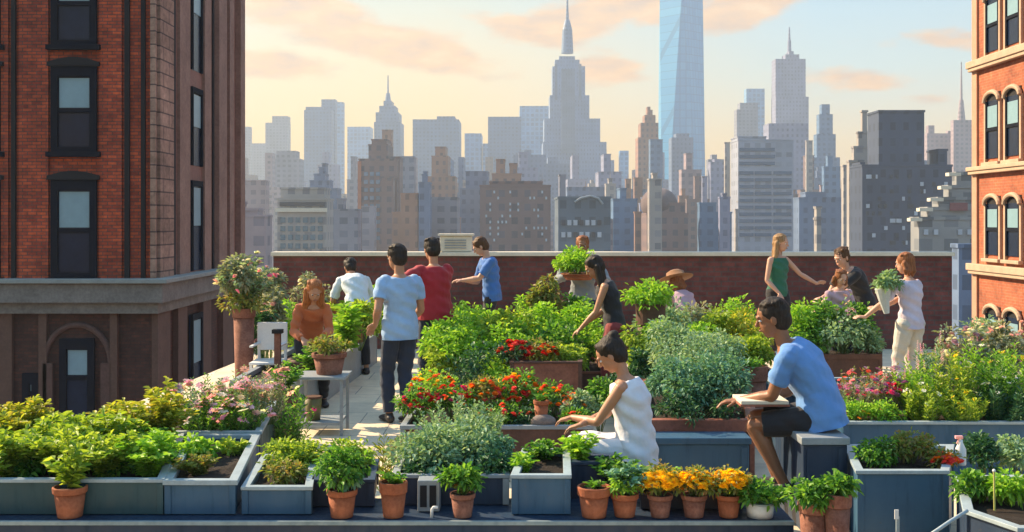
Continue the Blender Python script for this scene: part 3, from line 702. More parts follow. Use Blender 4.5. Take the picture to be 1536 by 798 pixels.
for i in range(13):
    a = math.pi*i/12; x = FP(115)+math.cos(a)*.85; z = PZ(545,D1)+math.sin(a)*.85*1.15
    if i: mb.loft([p0, Vector((x,D1+.06,z))], [.08,.08], (0,1,0), 8, .3)
    p0 = Vector((x,D1+.06,z))
mb.box(FP(76)-.2,FP(76)+.05,D1-.02,D1+.1,GZ+20,PZ(545,D1)).box(FP(154)-.05,FP(154)+.2,D1-.02,D1+.1,GZ+20,PZ(545,D1)).build('door_surround', plain('dark_stone_trim', (.10,.055,.045), .85, .3, 3, .3), bb)
for a, c in ((0,18),(58,70),(165,176),(232,250),(262,276)):
    if a < 230: MB().box(FP(a),FP(c),D1-.02,D1+.118,GZ,CZ0).build('base_pier', DST, bb)
for a, c in ((231,250),(262,276),(300,312),(330,345)): MB().box(LB-.058,LB+.1,side_y(a),side_y(c),GZ,CZ0).build('base_side_pier', DST, bb)
for y0, y1 in ((-60,110),(135,250),(272,425),(500,640)):
    ya, yb = side_y(283), side_y(299); q = (D1+1.9)
    z0, z1 = PZ(y1,32), PZ(y0,32)
    if y0 == 272: z0 = CZ1+.15
    if y0 == 500: z0, z1 = -3.5, CZ0-.3
    wn = MB().box(LB+.003,LB+.06,ya,yb,z0,z1).build('side_window', DGL, bb)
    MB().box(LB+.062,LB+.12,ya,ya+.1,z0,z1).box(LB+.062,LB+.12,yb-.1,yb,z0,z1).box(LB+.062,LB+.12,ya+.1,yb-.1,z1-.15,z1).build('frame', FRM, wn)
    MB().box(LB+.062,LB+.075,ya+.12,yb-.12,(z0+z1)/2,z1-.2).build('upper_pane', SHADE_, wn)

# ------------------------------------------------------------------ right orange building
RX = 13.5; RD1, RD2 = 20.0, 32.05
ORB = brick('orange_brick', (.46,.125,.05), (.39,.095,.04), (.40,.16,.09), .24, .08)
TRIM = plain('tan_stone_trim', (.46,.33,.23), .8, .2, 3, .2)
rb = thing('brick_building', (RX+3, 26, GZ), 'orange brick building with cream ledges and arched window pairs, right edge', 'building')
MB().box(RX,RX+9,RD1,RD2,GZ,26).build('wall', ORB, rb)
MB().box(RX-.06,RX-.002,RD2-.28,RD2+.05,GZ,26).build('corner_pier', plain('pink_cream_stone', (.48,.26,.17), .7, .15, 3, .2), rb)
for py, th in ((98,.20),(252,.12),(400,.20)):
    z = PZ(py, 32); MB().box(RX-.22,RX-.003,RD1,RD2+.12,z-.1,z+th-.1).build('ledge', TRIM, rb, bevel=.02)
    MB().box(RX-.18,RX-.004,RD1,RD2+.06,z-.20,z-.103).build('ledge_moulding', TRIM, rb, bevel=.02)
    if py == 98: pass
def arch_window(y0, y1, z0, z1):
    wn = MB().box(RX-.03,RX-.002,y0,y1,z0,z1).build('window', DGL, rb)
    MB().box(RX-.07,RX-.032,y0,y0+.08,z0,z1).box(RX-.07,RX-.032,y1-.08,y1,z0,z1).box(RX-.07,RX-.032,y0+.08,y1-.08,(z0+z1)/2-.04,(z0+z1)/2+.04).build('frame', FRM, wn)
    mb = MB().box(RX-.07,RX-.003,y0-.09,y0-.003,z0-.1,z1).box(RX-.07,RX-.003,y1+.003,y1+.09,z0-.1,z1)
    pts = []
    for i in range(11):
        a = math.pi*i/10; pts.append(Vector((RX-.08,(y0+y1)/2+math.cos(a)*((y1-y0)/2+.05), z1-.02+math.sin(a)*.26)))
    mb.loft(pts, [(.065,.065)]*11, (1,0,0), 8, .3); mb.build('surround', TRIM, wn)
    MB().box(RX-.024,RX-.0015,y0,y1,z1,z1+.22).build('arch_panel', IRON, wn)
    MB().box(RX-.15,RX-.003,y0-.12,y1+.12,z0-.2,z0-.103).build('sill', TRIM, wn, bevel=.015)
    MB().box(RX-.045,RX-.031,y0+.1,y1-.1,(z0+z1)/2+.06,z1-.15).build('upper_pane', SHADE_, wn)
for py0, py1 in ((-150,-62),(0,78),(152,238),(306,382)):
    z0, z1 = PZ(py1,31), PZ(py0,31)
    for yc in (30.75, 29.5, 26.8, 25.5, 22.6, 21.3): arch_window(yc-.42, yc+.42, z0, z1)
arch_window(30.33,31.17,PZ(560,31),PZ(470,31)); arch_window(29.08,29.92,PZ(560,31),PZ(470,31))

# ------------------------------------------------------------------ the city
def fac(tone, glass, **k):
    glass = tuple(g*.55+t*.45 for g, t in zip(glass, tone))
    return facade('facade_%s_%s_%s' % ('%d%d%d' % tuple(int(c*99) for c in tone), '%d%d%d' % tuple(int(c*99) for c in glass), k.get('cw', 3.2)), tone, glass, **k)
G1 = fac((.12,.18,.30), (.07,.12,.22)); G2 = fac((.22,.23,.29), (.12,.15,.21), cw=4); BL = fac((.09,.18,.32), (.06,.13,.25), cw=3.6); BL2 = fac((.15,.33,.55), (.10,.24,.44), cw=5, ch=5)  # blue facades carry distance haze put into the colour, besides the glass tone
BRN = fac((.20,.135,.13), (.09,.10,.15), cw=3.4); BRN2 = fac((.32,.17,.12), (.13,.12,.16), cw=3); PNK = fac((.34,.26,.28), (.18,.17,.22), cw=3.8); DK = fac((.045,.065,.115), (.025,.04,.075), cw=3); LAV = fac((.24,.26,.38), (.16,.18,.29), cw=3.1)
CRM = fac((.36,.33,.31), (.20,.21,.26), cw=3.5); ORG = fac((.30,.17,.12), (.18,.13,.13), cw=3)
ROOF = plain('tar_roof', (.12,.115,.12), .9, .25, .3, 0)
def bld(label, D, dep, tiers, m, spire=None, cat='building', name='city_building', group=None):
    if D > 1000: D = 1000+(D-1000)*.35
    ax0, ax1 = tiers[0][0], tiers[0][1]
    off = (ax0-CX) if ax0 > CX else ((CX-ax1) if ax1 < CX else 0)
    if off > 0: dep = max(2.0, min(dep, .12*(ax1-ax0)*D/off))      # keeps the flank narrow: the far corner sets the silhouette
    """tiers: (px0, px1, ytop) outer to inner; every tier is a box rising from the ground or from the tier below"""
    xs = [PX(t[0],D) for t in tiers]; xe = [PX(t[1],D) for t in tiers]
    root = thing(name, ((min(xs)+max(xe))/2, D+dep/2, GZ), label, cat, group)
    for i, t in enumerate(tiers):
        x0, x1, z1 = PX(t[0], D+dep if t[0] > CX else D), PX(t[1], D+dep if t[1] < CX else D), PZ(t[2],D)
        if x1-x0 < .5: x0, x1 = PX(t[0],D), PX(t[1],D)
        q = min(dep*.4, i*dep*.06); z0 = GZ if i == 0 else min(PZ(tt[2],D) for tt in tiers[:i])-(0 if t[0] >= tiers[0][0] and t[1] <= tiers[0][1] else 200)
        z0 = max(z0, GZ)
        if t[0] < tiers[0][0] or t[1] > tiers[0][1]: z0 = GZ
        mm = t[3] if len(t) > 3 else m
        MB().box(x0+.02*i,x1-.02*i,D+q+.03*i,D+dep-q,z0,z1).build('storeys' if i == 0 else 'setback', mm, root)
        pw = max(.4, dep*.012)
        if D < 700: MB().ring([(x0-.15,D+q-.15),(x1+.15,D+q-.15),(x1+.15,D+dep-q+.15),(x0-.15,D+dep-q+.15)],[(x0+pw,D+q+pw),(x1-pw,D+q+pw),(x1-pw,D+dep-q-pw),(x0+pw,D+dep-q-pw)], z1+.01, z1+.5).build('roof_parapet', mm, root)
    if spire:
        for (px, w0, y0, y1, w1) in spire:
            x = PX(px,D); r0 = w0*.5*D/F; r1 = w1*.5*D/F; yy = D+dep/2
            sc_ = (D+dep/2)/D
            z0 = PZ(y0,D)-1; z1 = EYE+(PZ(y1,D)-EYE)*sc_
            MB().loft([(x*sc_,yy,z0),(x*sc_,yy,z1)], [r0*sc_,r1*sc_], (1,0,0), 12, 0).build('spire', m, root)
    return root
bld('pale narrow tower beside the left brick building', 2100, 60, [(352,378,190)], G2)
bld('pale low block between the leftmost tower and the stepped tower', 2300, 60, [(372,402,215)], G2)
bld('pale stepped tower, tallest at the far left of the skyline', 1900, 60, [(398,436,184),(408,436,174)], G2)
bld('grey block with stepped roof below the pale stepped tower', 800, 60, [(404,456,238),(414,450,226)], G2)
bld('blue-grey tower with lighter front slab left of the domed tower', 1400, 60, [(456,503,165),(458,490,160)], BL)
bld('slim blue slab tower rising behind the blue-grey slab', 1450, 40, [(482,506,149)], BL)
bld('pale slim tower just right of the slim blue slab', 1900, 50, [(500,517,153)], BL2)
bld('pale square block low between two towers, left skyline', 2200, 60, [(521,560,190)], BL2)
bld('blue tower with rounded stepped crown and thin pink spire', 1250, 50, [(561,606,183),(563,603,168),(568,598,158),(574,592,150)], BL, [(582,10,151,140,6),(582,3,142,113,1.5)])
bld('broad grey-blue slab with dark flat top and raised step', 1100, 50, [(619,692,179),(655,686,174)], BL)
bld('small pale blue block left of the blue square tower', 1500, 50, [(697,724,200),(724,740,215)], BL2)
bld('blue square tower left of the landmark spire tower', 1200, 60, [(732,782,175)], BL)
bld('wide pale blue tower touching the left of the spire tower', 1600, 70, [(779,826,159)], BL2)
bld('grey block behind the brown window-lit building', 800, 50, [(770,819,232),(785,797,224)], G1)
esb = bld('stepped stone skyscraper with tall needle mast, centre of the skyline', 950, 60, [(796,932,262),(806,922,240),(812,911,212),(814,902,176),(822,886,140),(826,880,95),(830,872,84),(836,865,78)], fac((.19,.27,.42), (.12,.19,.32), cw=2.6), name='skyscraper', cat='skyscraper')  # stone tone holds the blue haze of distance in its colour
sc_ = 980/950
def esb_part(px, w0, y0, y1, w1, nm):
    x = PX(px,950)*sc_; MB().loft([(x,980,EYE+(PZ(y0,950)-EYE)*sc_),(x,980,EYE+(PZ(y1,950)-EYE)*sc_)], [w0*.5*980/F,w1*.5*980/F], (1,0,0), 16, 0).build(nm, BL, esb)
esb_part(851,18,80,45,15,'mast_base'); esb_part(851,15,45,30,7,'mast_drum'); esb_part(851,5,31,-4,2,'mast'); 
MB().box(PX(842,950),PX(862,950),948.4,949.9,PZ(230,950),PZ(104,950)).build('recessed_bay', fac((.16,.21,.30), (.10,.15,.23), cw=2.2), esb)
for a in (832,868): MB().box(PX(a,950),PX(a+4,950),948.8,949.9,PZ(150,950),PZ(96,950)).build('recessed_bay', fac((.16,.21,.30), (.10,.15,.23), cw=2.2), esb)
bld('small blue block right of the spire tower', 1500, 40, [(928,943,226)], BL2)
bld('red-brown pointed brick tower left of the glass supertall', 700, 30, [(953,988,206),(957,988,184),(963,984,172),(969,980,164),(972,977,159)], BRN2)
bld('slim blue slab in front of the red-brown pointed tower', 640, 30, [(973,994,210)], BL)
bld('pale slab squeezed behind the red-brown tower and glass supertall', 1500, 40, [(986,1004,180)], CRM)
# supertall, chamfered glass
SG, ns, bs = newmat('supertall_blue_glass'); uv = wall_uv(ns); tb = ns.nodes.new('ShaderNodeTexBrick'); tb.offset = 0; L_(ns, uv, tb.inputs[0]); tb.inputs['Scale'].default_value = 1; tb.inputs['Brick Width'].default_value = 6; tb.inputs['Row Height'].default_value = 8; tb.inputs['Mortar Size'].default_value = .35
tb.inputs['Color1'].default_value = (.04,.30,.58,1); tb.inputs['Color2'].default_value = (.07,.37,.64,1); tb.inputs['Mortar'].default_value = (.03,.22,.44,1)
L_(ns, tb.outputs[0], bs.inputs['Base Color']); bs.inputs['Roughness'].default_value = .4; bs.inputs['Specular IOR Level'].default_value = .3
st = thing('skyscraper', (PX(1027,1098), 1120, GZ), 'very tall blue glass tower with tapering facets, running out of the top', 'skyscraper')
D = 1098; hw = 33*D/F; cx, cy = PX(1027,D), D+hw; zt = PZ(-8,D); zb = PZ(420,D); mb = MB()
bot = [(cx-hw,cy-hw,zb),(cx+hw,cy-hw,zb),(cx+hw,cy+hw,zb),(cx-hw,cy+hw,zb)]; top = [(cx-3,cy-hw,zt),(cx+hw,cy,zt),(cx,cy+hw,zt),(cx-hw,cy,zt)]
mb.add(bot+top, [(3,2,1,0),(4,5,6,7)]+[f for i in range(4) for f in ((i,(i+1)%4,4+i),((i+1)%4,4+(i+1)%4,4+i))]); mb.build('glass_shaft', SG, st)
MB().box(cx-hw,cx+hw,cy-hw,cy+hw,GZ,zb-.1).build('podium', SG, st)
MB().loft([(cx,cy,zt),(cx,cy,zt+12)], [6,1], (1,0,0), 10, 0).build('mast', BL2, st)
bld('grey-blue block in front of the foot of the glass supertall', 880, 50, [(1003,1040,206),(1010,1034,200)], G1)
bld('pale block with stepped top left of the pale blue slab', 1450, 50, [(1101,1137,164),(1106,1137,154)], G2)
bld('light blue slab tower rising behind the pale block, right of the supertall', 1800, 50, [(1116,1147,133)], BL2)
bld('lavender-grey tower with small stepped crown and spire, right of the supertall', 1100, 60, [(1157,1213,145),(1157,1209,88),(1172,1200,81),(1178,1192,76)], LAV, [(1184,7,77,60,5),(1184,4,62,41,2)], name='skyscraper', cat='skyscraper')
bld('mauve block behind the striped office tower', 700, 40, [(1145,1212,185)], LAV)
so = bld('blue-grey office tower with horizontal window bands', 420, 40, [(1096,1190,211),(1096,1150,206)], fac((.30,.33,.41), (.28,.31,.39), cw=4))
for i in range(13):
    y0 = 222+i*10.3+(0 if i < 3 else 4)
    for (a, c) in (((1109,1130),(1132,1157),(1160,1187)) if i > 2 else ((1109,1162),)):
        MB().box(PX(a,420),PX(c,420),419.55,419.98,PZ(y0+5,420),PZ(y0,420)).build('window_band', plain('blue_strip_window', (.045,.10,.19), .25, .2, .1, 0), so)
bld('narrow cream tower in front of the steel-blue setback tower', 560, 20, [(1208,1219,212)], CRM)
bld('steel-blue tower with narrowing setbacks, right of the lavender-grey tower', 780, 50, [(1215,1260,236),(1220,1254,201),(1224,1250,171),(1228,1246,156)], BL)
bld('slim cream tower left of the dark stepped building', 300, 14, [(1262,1276,250)], CRM)
bld('blue-grey base block between striped office tower and dark building', 380, 40, [(1190,1262,298),(1200,1240,290)], G1)
bld('small cream chimney tower above the parapet, left of the dark building', 220, 5, [(1221,1232,330),(1225,1232,313)], CRM)
WN = plain('pale_lit_window', (.42,.48,.56), .3, .2, .2, 0); WD = plain('dark_recess_window', (.035,.045,.065), .3, .2, .2, 0)
db = bld('dark slate-blue stepped building with scattered pale windows, right of the skyline', 250, 40, [(1275,1428,250),(1300,1388,168),(1388,1424,226),(1276,1300,246)], DK)
rnd = random.Random(4)
for i in range(46):
    px = rnd.choice(range(1299,1418,9)); py = rnd.choice(range(262,368,11)); wd = rnd.choice((4,5,8))
    MB().box(PX(px,250),PX(px+wd,250),249.75+.002*i,249.98,PZ(py+6,250),PZ(py,250)).build('window', rnd.choice((WN,WD,WD)), db)
for px, py in ((1332,180),(1342,176),(1342,192),(1366,190),(1350,212),(1324,214),(1336,214),(1375,222),(1345,232),(1320,232)):
    MB().box(PX(px,250),PX(px+6,250),252.0,252.4,PZ(py+10,250),PZ(py,250)).build('window', rnd.choice((WN,WN,WD)), db)
bld('cream rear wing stepping down left of the dark stepped building', 275, 20, [(1270,1302,243),(1277,1302,222),(1284,1302,200),(1290,1302,168)], CRM)
bld('pinkish blocks far behind the dark stepped building', 900, 40, [(1386,1426,200),(1388,1402,188),(1418,1432,196)], PNK)
bld('pink-mauve tower with a tall thin blue spire, far right', 880, 40, [(1426,1462,180)], PNK, [(1442,12,181,150,6),(1442,4,152,93,1.5)])
dr_ = bld('grey stepped building with pale edges at the right end of the parapet', 170, 20, [(1366,1470,330),(1380,1470,315),(1396,1470,300),(1412,1470,282),(1424,1470,262)], fac((.26,.27,.28), (.12,.14,.17), cw=4))
for a, c, y in ((1364,1382,327),(1378,1398,312),(1394,1414,297),(1410,1426,279),(1422,1440,259)):
    MB().box(PX(a,170),PX(c,170),169.6,171,PZ(y+5,170),PZ(y,170)).build('pale_ledge', CREAM, dr_)
MB().box(PX(1424,170),PX(1450,170),169.6,169.9,PZ(316,170),PZ(304,170)).build('window', plain('red_shutter', (.22,.08,.08), .6, .2, 3, 0), dr_)
for a in (1436,1450,1400,1385): MB().box(PX(a,170),PX(a+6,170),169.6,169.9,PZ(352,170),PZ(344,170)).build('window', WN, dr_)
bld('slate-blue lower block at the right end of the parapet', 130, 10, [(1428,1475,372)], G1)
# middle rows, left to right
bld('pinkish low tenement beside the left brick building', 420, 40, [(350,404,272)], PNK)
bld('pale mauve tenement with stepped cream cornice, lowest at left', 200, 20, [(330,408,326),(345,396,316),(345,372,306)], PNK)
cof = bld('cream office block with dark attic and a grid of blue windows, left', 260, 24, [(416,500,300),(420,496,284)], CRM)
for r in range(5):
    for c in range(6):
        MB().box(PX(421+c*11.2,260),PX(428+c*11.2,260),259.7,259.98,PZ(326+r*13+8,260),PZ(326+r*13,260)).build('window', plain('teal_blue_window', (.08,.15,.20), .25, .2, .3, 0), cof)
MB().box(PX(414,260),PX(491,260),259.2,259.97,PZ(318,260),PZ(312,260)).build('cornice', CREAM, cof); MB().box(PX(420,260),PX(488,260),259.5,259.96,PZ(309,260),PZ(303,260)).build('attic_windows', WD, cof)
bld('grey gabled building with a pointed pyramid roof behind the cream office block', 420, 20, [(458,512,284),(464,500,272),(470,494,262),(477,490,252),(481,487,246)], G1)
bld('grey slab with pale side right of the cream office block', 300, 20, [(498,542,316),(505,520,300)], G2)
bt = bld('tall dark brown tower with orange left edge and blue windows', 380, 30, [(538,604,240),(552,590,218),(556,588,210),(586,606,236)], BRN)
bld('brown brick tower top peering over the dark brown tower', 520, 20, [(573,590,196)], ORG)
MB().box(PX(537,380),PX(542,380),379.2,380.2,GZ,PZ(242,380)).build('painted_sun_edge', plain('painted_sun_orange', (.42,.17,.1), .8, .2, .5, 0), bt)  # warm sunlight on the tower's left edge, put in as an orange strip
for r in range(9):
    for c in range(3): MB().box(PX(546+c*9,380),PX(552+c*9,380),379.7,379.98,PZ(258+r*12+6,380),PZ(258+r*12,380)).build('window', plain('soft_blue_window', (.14,.21,.32), .25, .3, .3, 0), bt)
bld('grey-brown slab right of the dark brown tower', 460, 30, [(600,624,236)], G2)
bld('orange-brown brick block, low between towers left of centre', 330, 20, [(601,630,292),(588,632,320)], ORG)
bld('brown narrow tower with stepped shoulders left of centre', 480, 20, [(640,686,266),(647,676,235),(652,672,221)], BRN2)
bld('grey block in front of the brown narrow tower', 340, 20, [(626,690,298)], G2)
bld('tall pale slit tower between the brown narrow tower and the window-lit building', 360, 8, [(664,671,300)], BL2)
bld('grey-brown block left of the window-lit building', 420, 30, [(690,742,284),(698,734,258)], G1)
lb_ = bld('wide grey-brown building with many small pale windows, below the blue towers', 290, 30, [(720,826,280),(734,814,274)], BRN)
for i in range(44):
    px = rnd.choice(range(728,820,6)); py = rnd.choice(range(286,366,9)); MB().box(PX(px,290),PX(px+2.6,290),289.7+.002*i,289.98,PZ(py+4,290),PZ(py,290)).build('window', WN, lb_)
bld('brown twin-topped building behind the window-lit building', 400, 20, [(738,782,262),(744,758,240),(764,776,246)], BRN2)
cb = bld('slate building with grey arched cornice below the spire tower', 240, 20, [(832,916,298)], fac((.10,.14,.19), (.07,.10,.15)))
MB().loft([W(862,303,239.4),W(872,297,239.4),W(886,294,239.4),W(898,298,239.4),W(904,306,239.4)], [.25]*5, (0,1,0), 8, .3).build('arched_cornice', GREYP, cb)
for r in range(2):
    for c in range(7): MB().box(PX(842+c*9,240),PX(848+c*9,240),239.6,239.98,PZ(330+r*18+8,240),PZ(330+r*18,240)).build('window', WN if (r+c)%3 else WD, cb)
bld('grey mass of offices behind the slate arched building', 500, 30, [(846,925,282)], G1)
bld('blue-grey block right of the slate arched building', 360, 20, [(915,956,300),(925,940,284)], BL)
bld('slim cream and orange tower beside the domed brown building', 430, 10, [(950,964,268)], ORG)
bld('grey mid-height block right of the pointed red-brown tower', 520, 20, [(940,975,285)], G2)
dm = bld('brown building with a rounded dome roof below the glass supertall', 330, 20, [(962,1032,322),(966,1028,306)], BRN)
MB().ell((PX(995,330),340,PZ(306,330)), 28*330/F,10,26*330/F, None, 24, 12).build('dome', plain('dull_brown_dome', (.14,.10,.10), .95, .2, .2, 0), dm, True)
bld('small orange brick tower in front of the domed building', 300, 8, [(951,962,320)], ORG)
bld('grey-brown tower right of the domed building', 480, 20, [(1040,1058,266),(1028,1064,300)], BRN)
bld('slim grey-blue tower right of the supertall foot', 620, 20, [(1062,1094,244),(1068,1080,240)], LAV)
bld('slate-blue low block left of the striped office tower', 340, 20, [(1046,1074,306),(1070,1098,320)], BL)
bld('cream thin tower just left of the striped office tower', 450, 10, [(1086,1095,215)], CRM)
# infill so that the streets are built up
rnd = random.Random(11); fills = (G1,G2,BL,BRN,PNK,LAV,ORG,CRM)
desc = ('grey','pale grey','slate-blue','brown','dusty pink','lilac-grey','orange brick','cream')
for i in range(26):
    px = 352+i*42+rnd.uniform(-8,8); wd = rnd.uniform(26,44); D = rnd.uniform(520,1000); k = rnd.randrange(6)
    bld('low %s block in the hazy city, one of the infill rooftops between towers' % desc[k], D, 30, [(px,px+wd,rnd.uniform(238,292)),(px+wd*.2,px+wd*.6,rnd.uniform(228,238))], fills[k], group='low %s infill blocks of the hazy city' % desc[k])
for i in range(56):
    px = 356+i*16.5+rnd.uniform(-9,9); wd = rnd.uniform(8,22); D = rnd.uniform(300,760); k = rnd.choice((0,1,2,3,3,4,5,6,6,7)); y = rnd.uniform(262,340)
    if 700 < px < 830 and D < 420: D += 200
    if 1270 < px < 1430: continue
    t = [(px,px+wd,y)]
    if rnd.random() < .6: t.append((px+wd*.25,px+wd*.7,y-rnd.uniform(5,14)))
    if rnd.random() < .3: t.append((px+wd*.35,px+wd*.6,t[-1][2]-rnd.uniform(4,9)))
    bld('narrow %s tower block standing in the crowded middle distance of the city' % desc[k], D, rnd.uniform(10,20), t, fills[k], [(px+wd*.5,1.2,t[-1][2]+1,t[-1][2]-rnd.uniform(6,16),.6)] if rnd.random() < .25 else None, group='narrow %s tower blocks of the middle distance' % desc[k])

# ------------------------------------------------------------------ planters
XP = PX
planter([(-4.3,6.6),(-2.10,6.6),(-2.40,8.0),(-4.3,8.0)], LZ-.15 if False else LZ+.001, .445, TEAL, 'long dark teal planter full of yellow-green plants, front left corner')
planter([(XP(249.5,6.6),6.6),(XP(352,6.6),6.6),(XP(386,8.0),8.0),(XP(288,8.0),8.0)], LZ+.001, .44, BLUE, 'blue trapezoid planter with low rusty leaves, second in the front row', rim=RIM, rimw=.02, rimh=.03)
planter([(-2.95,8.06),(XP(389,8.06),8.06),(XP(414,9.4),9.4),(-3.0,9.4)], 0, .45, TEAL, 'teal planter of pink blossoms behind the front left planters', rimw=.02)
planter([(XP(365,6.6),6.6),(XP(466,6.6),6.6),(XP(474,7.5),7.5),(XP(396,7.5),7.5)], LZ+.001, .40, BLUE, 'blue planter with pale rim, third in the front row beside the walkway', rimw=.014)
planter([(XP(470,6.78),6.78),(XP(560,6.78),6.78),(XP(566,7.35),7.35),(XP(478,7.35),7.35)], LZ+.001, .40, NAVY, 'navy planter behind the terracotta pot with a round green bush', rim=NAVY)
planter([(XP(590,6.82),6.82),(XP(762,6.82),6.82),(XP(756,8.0),8.0),(XP(612,8.0),8.0)], LZ+.001, .42, NAVY, 'wide navy planter holding the big sage bush, front centre', rim=GREYP)
planter([(XP(769,6.6),6.6),(XP(854,6.6),6.6),(XP(852,7.35),7.35),(XP(786,7.35),7.35)], LZ+.001, .47, BLUE, 'blue planter with bare soil and trailing leaves left of the seated woman', rimw=.014)
def storage_box(x0,x1,y0,y1,z0,z1,m,label,nm='storage_box',cat='box', lidm=None):
    o = thing(nm, ((x0+x1)/2,(y0+y1)/2,z0), label, cat)
    MB().box(x0,x1,y0,y1,z0,z1-.05).build('box_body', m, o, bevel=.006)
    MB().box(x0-.015,x1+.015,y0-.015,y1+.015,z1-.048,z1).build('lid', lidm or m, o, bevel=.006)
    for x in (x0+.04,x1-.04): MB().box(x-.02,x+.02,y0-.008,y0-.001,z0+.01,z1-.07).build('corner_strip', m, o)
    return o
storage_box(XP(908,7.35),XP(976,7.35),7.35,7.8,0,.35,NAVY,'low dark blue box the woman in white sits on')
planter([(XP(858,7.0),7.0),(XP(922,7.0),7.0),(XP(922,7.22),7.22),(XP(858,7.22),7.22)], .0, .46, NAVY, 'small navy planter in front of the knees of the woman in white', rim=NAVY)
storage_box(XP(1205,7.0),XP(1271,7.0),7.0,7.75,0,.615,NAVY,'tall dark blue box the man in blue sits on', lidm=GREYP)
storage_box(XP(978,8.12),XP(1124,8.12),8.12,8.35,0,.39,BLUE,'plain blue storage box below the timber bed edge, behind the marigolds')
planter([(XP(960,8.4),8.4),(XP(1130,8.4),8.4),(XP(1120,10.6),10.6),(XP(960,10.6),10.6)], 0, .475, BROWN, 'raised bed with red-brown timber edge holding the blue-green shrubs', rim=WOODR, rimh=.09, rimw=.03, t=.05)
planter([(2.60,8.6),(5.3,8.6),(5.5,11.0),(2.55,11.0)], 0, .423, BLUE, 'long blue planter of tall mixed flowers along the right side', rimw=.02)
planter([(XP(1287,6.6),6.6),(XP(1420,6.6),6.6),(XP(1428,7.35),7.35),(XP(1268,7.35),7.35)], 0, .497, BLUE, 'angled blue planter with pale edge and coral flowers, front right', rimw=.016)
planter([(2.38,5.75),(2.50,5.42),(3.6,5.42),(3.6,6.55),(2.645,6.5)], 0, .485, NAVY, 'many-sided navy planter with pale edge in the front right corner', rimw=.018)
planter([(-2.75,10.85),(-2.10,10.85),(-1.90,15.4),(-2.7,15.4)], 0, .42, GREYP, 'long grey planter bordering the left side of the sunlit walkway', rim=GREYP, rimh=.05, rimw=.03)
planter([(XP(602,8.5),8.5),(XP(888,8.5),8.5),(XP(868,9.7),9.7),(XP(628,9.7),9.7)], 0, .41, BROWN, 'dark timber bed of red and orange flowers in the centre', rim=GREYP, rimh=.03)
planter([(XP(766,10.8),10.8),(XP(872,10.8),10.8),(XP(872,11.3),11.3),(XP(766,11.3),11.3)], 0, .61, WOODR, 'tall reddish timber trough below the red flowers', rim=BROWN)
planter([(-.85,11.6),(1.0,11.6),(1.0,12.9),(-.85,12.9)], 0, .40, BROWN, 'timber bed of bright green bushes behind the red flowers', rim=WOODR)
planter([(1.85,11.2),(2.75,11.2),(2.75,12.3),(1.85,12.3)], 0, .42, BROWN, 'timber bed of lime bushes behind the blue-green shrubs', rim=WOODR)
planter([(XP(1186,12.7),12.7),(XP(1322,12.7),12.7),(XP(1322,13.6),13.6),(XP(1186,13.6),13.6)], 0, .45, BROWN, 'dark timber trough of green shrubs before the couple', rim=BROWN, rimh=.06)
planter([(-.35,13.6),(1.2,13.6),(1.2,14.4),(-.35,14.4)], 0, .42, BROWN, 'timber bed before the man carrying the potted bush', rim=BROWN)
planter([(1.35,10.9),(1.75,10.9),(1.75,12.6),(1.35,12.6)], 0, .42, NAVY, 'narrow navy planter of lime shrubs right of the woman with the braid', rim=NAVY)
# stone plinth under the right front pots
pl_ = MB().box(1.50,2.02,6.0,6.42,0,.13).build('concrete_plinth', NAVY, None, bevel=.01); tag(pl_, 'low dark plinth under the two brown pots in front of the seated man', 'plinth')

# ------------------------------------------------------------------ front left greenery
P_ = plant
zl = .395
P_('leafy_plant','low lime plant at the front left corner of the teal planter',12,124,631,6.85,zl,'herb','lime',1912,0.062,nst=28,wid=0.025)
P_('leafy_plant','arching lime plant directly behind the pot with the tall seedling',95,119,626,6.9,zl,'herb','lime',1912,0.065,nst=28,wid=0.027)
P_('leafy_plant','spreading lime plant in the teal planter right of the seedling pot',160,124,631,6.85,zl,'herb','lime',2125,0.062,nst=28,wid=0.025)
P_('leafy_plant','lime plant touching the right end rim of the teal planter',222,104,634,6.85,zl,'herb','bright',1806,0.058,nst=26,wid=0.024)
P_('leafy_plant','yellow-tipped tall plant before the small basement window',32,109,582,7.6,zl,'herb','yellow',2125,0.060,nst=28,wid=0.025)
P_('leafy_plant','lime mound in the middle of the teal planter, below the doorway',88,124,608,7.3,zl,'herb','lime',2125,0.063,nst=28,wid=0.026)
P_('leafy_plant','pale lime mound right of the doorway in the teal planter',158,124,598,7.4,zl,'herb','lime',2125,0.063,nst=28,wid=0.026)
P_('leafy_plant','dark green filler plant at the centre right of the teal planter',215,104,626,7.4,zl,'herb','green',1700,0.054,nst=26,wid=0.022)
P_('leafy_plant','broad yellow-green plant on the back edge of the teal planter',195,104,584,7.8,zl,'herb','yellow',2125,0.060,nst=28,wid=0.025)
P_('leafy_plant','tallest yellow-green plant at the back right end of the teal planter',244,94,560,7.8,zl,'herb','yellow',2125,0.060,nst=26,wid=0.025)
P_('leafy_plant','green plant tucked in the back left of the teal planter',-12,104,598,7.7,zl,'herb','green',1700,0.054,nst=26,wid=0.022)
P_('leafy_plant','low ground-hugging plant with rusty leaves in the blue trapezoid planter',300,88,672,6.95,.385,'herb','olive',800,.042,nst=18)
P_('leafy_plant','bright lettuce-like plant behind the rusty one in the trapezoid planter',292,60,656,7.4,.385,'bush','bright',420,.05)
P_('leafy_plant','small lime plant at the back right of the trapezoid planter',348,50,658,7.6,.385,'bush','lime',380,.045)
for px, wd, yt, d, lab in ((30,130,672,7.0,'low dark green ground-cover plant at the left of the teal planter'),(120,130,672,7.1,'low dark green ground-cover plant under the middle lime plants'),(205,120,672,7.05,'low dark green ground-cover plant at the right of the teal planter')):
    P_('leafy_plant',lab,px,wd,yt,d,zl,'bush','green',1300,.05)
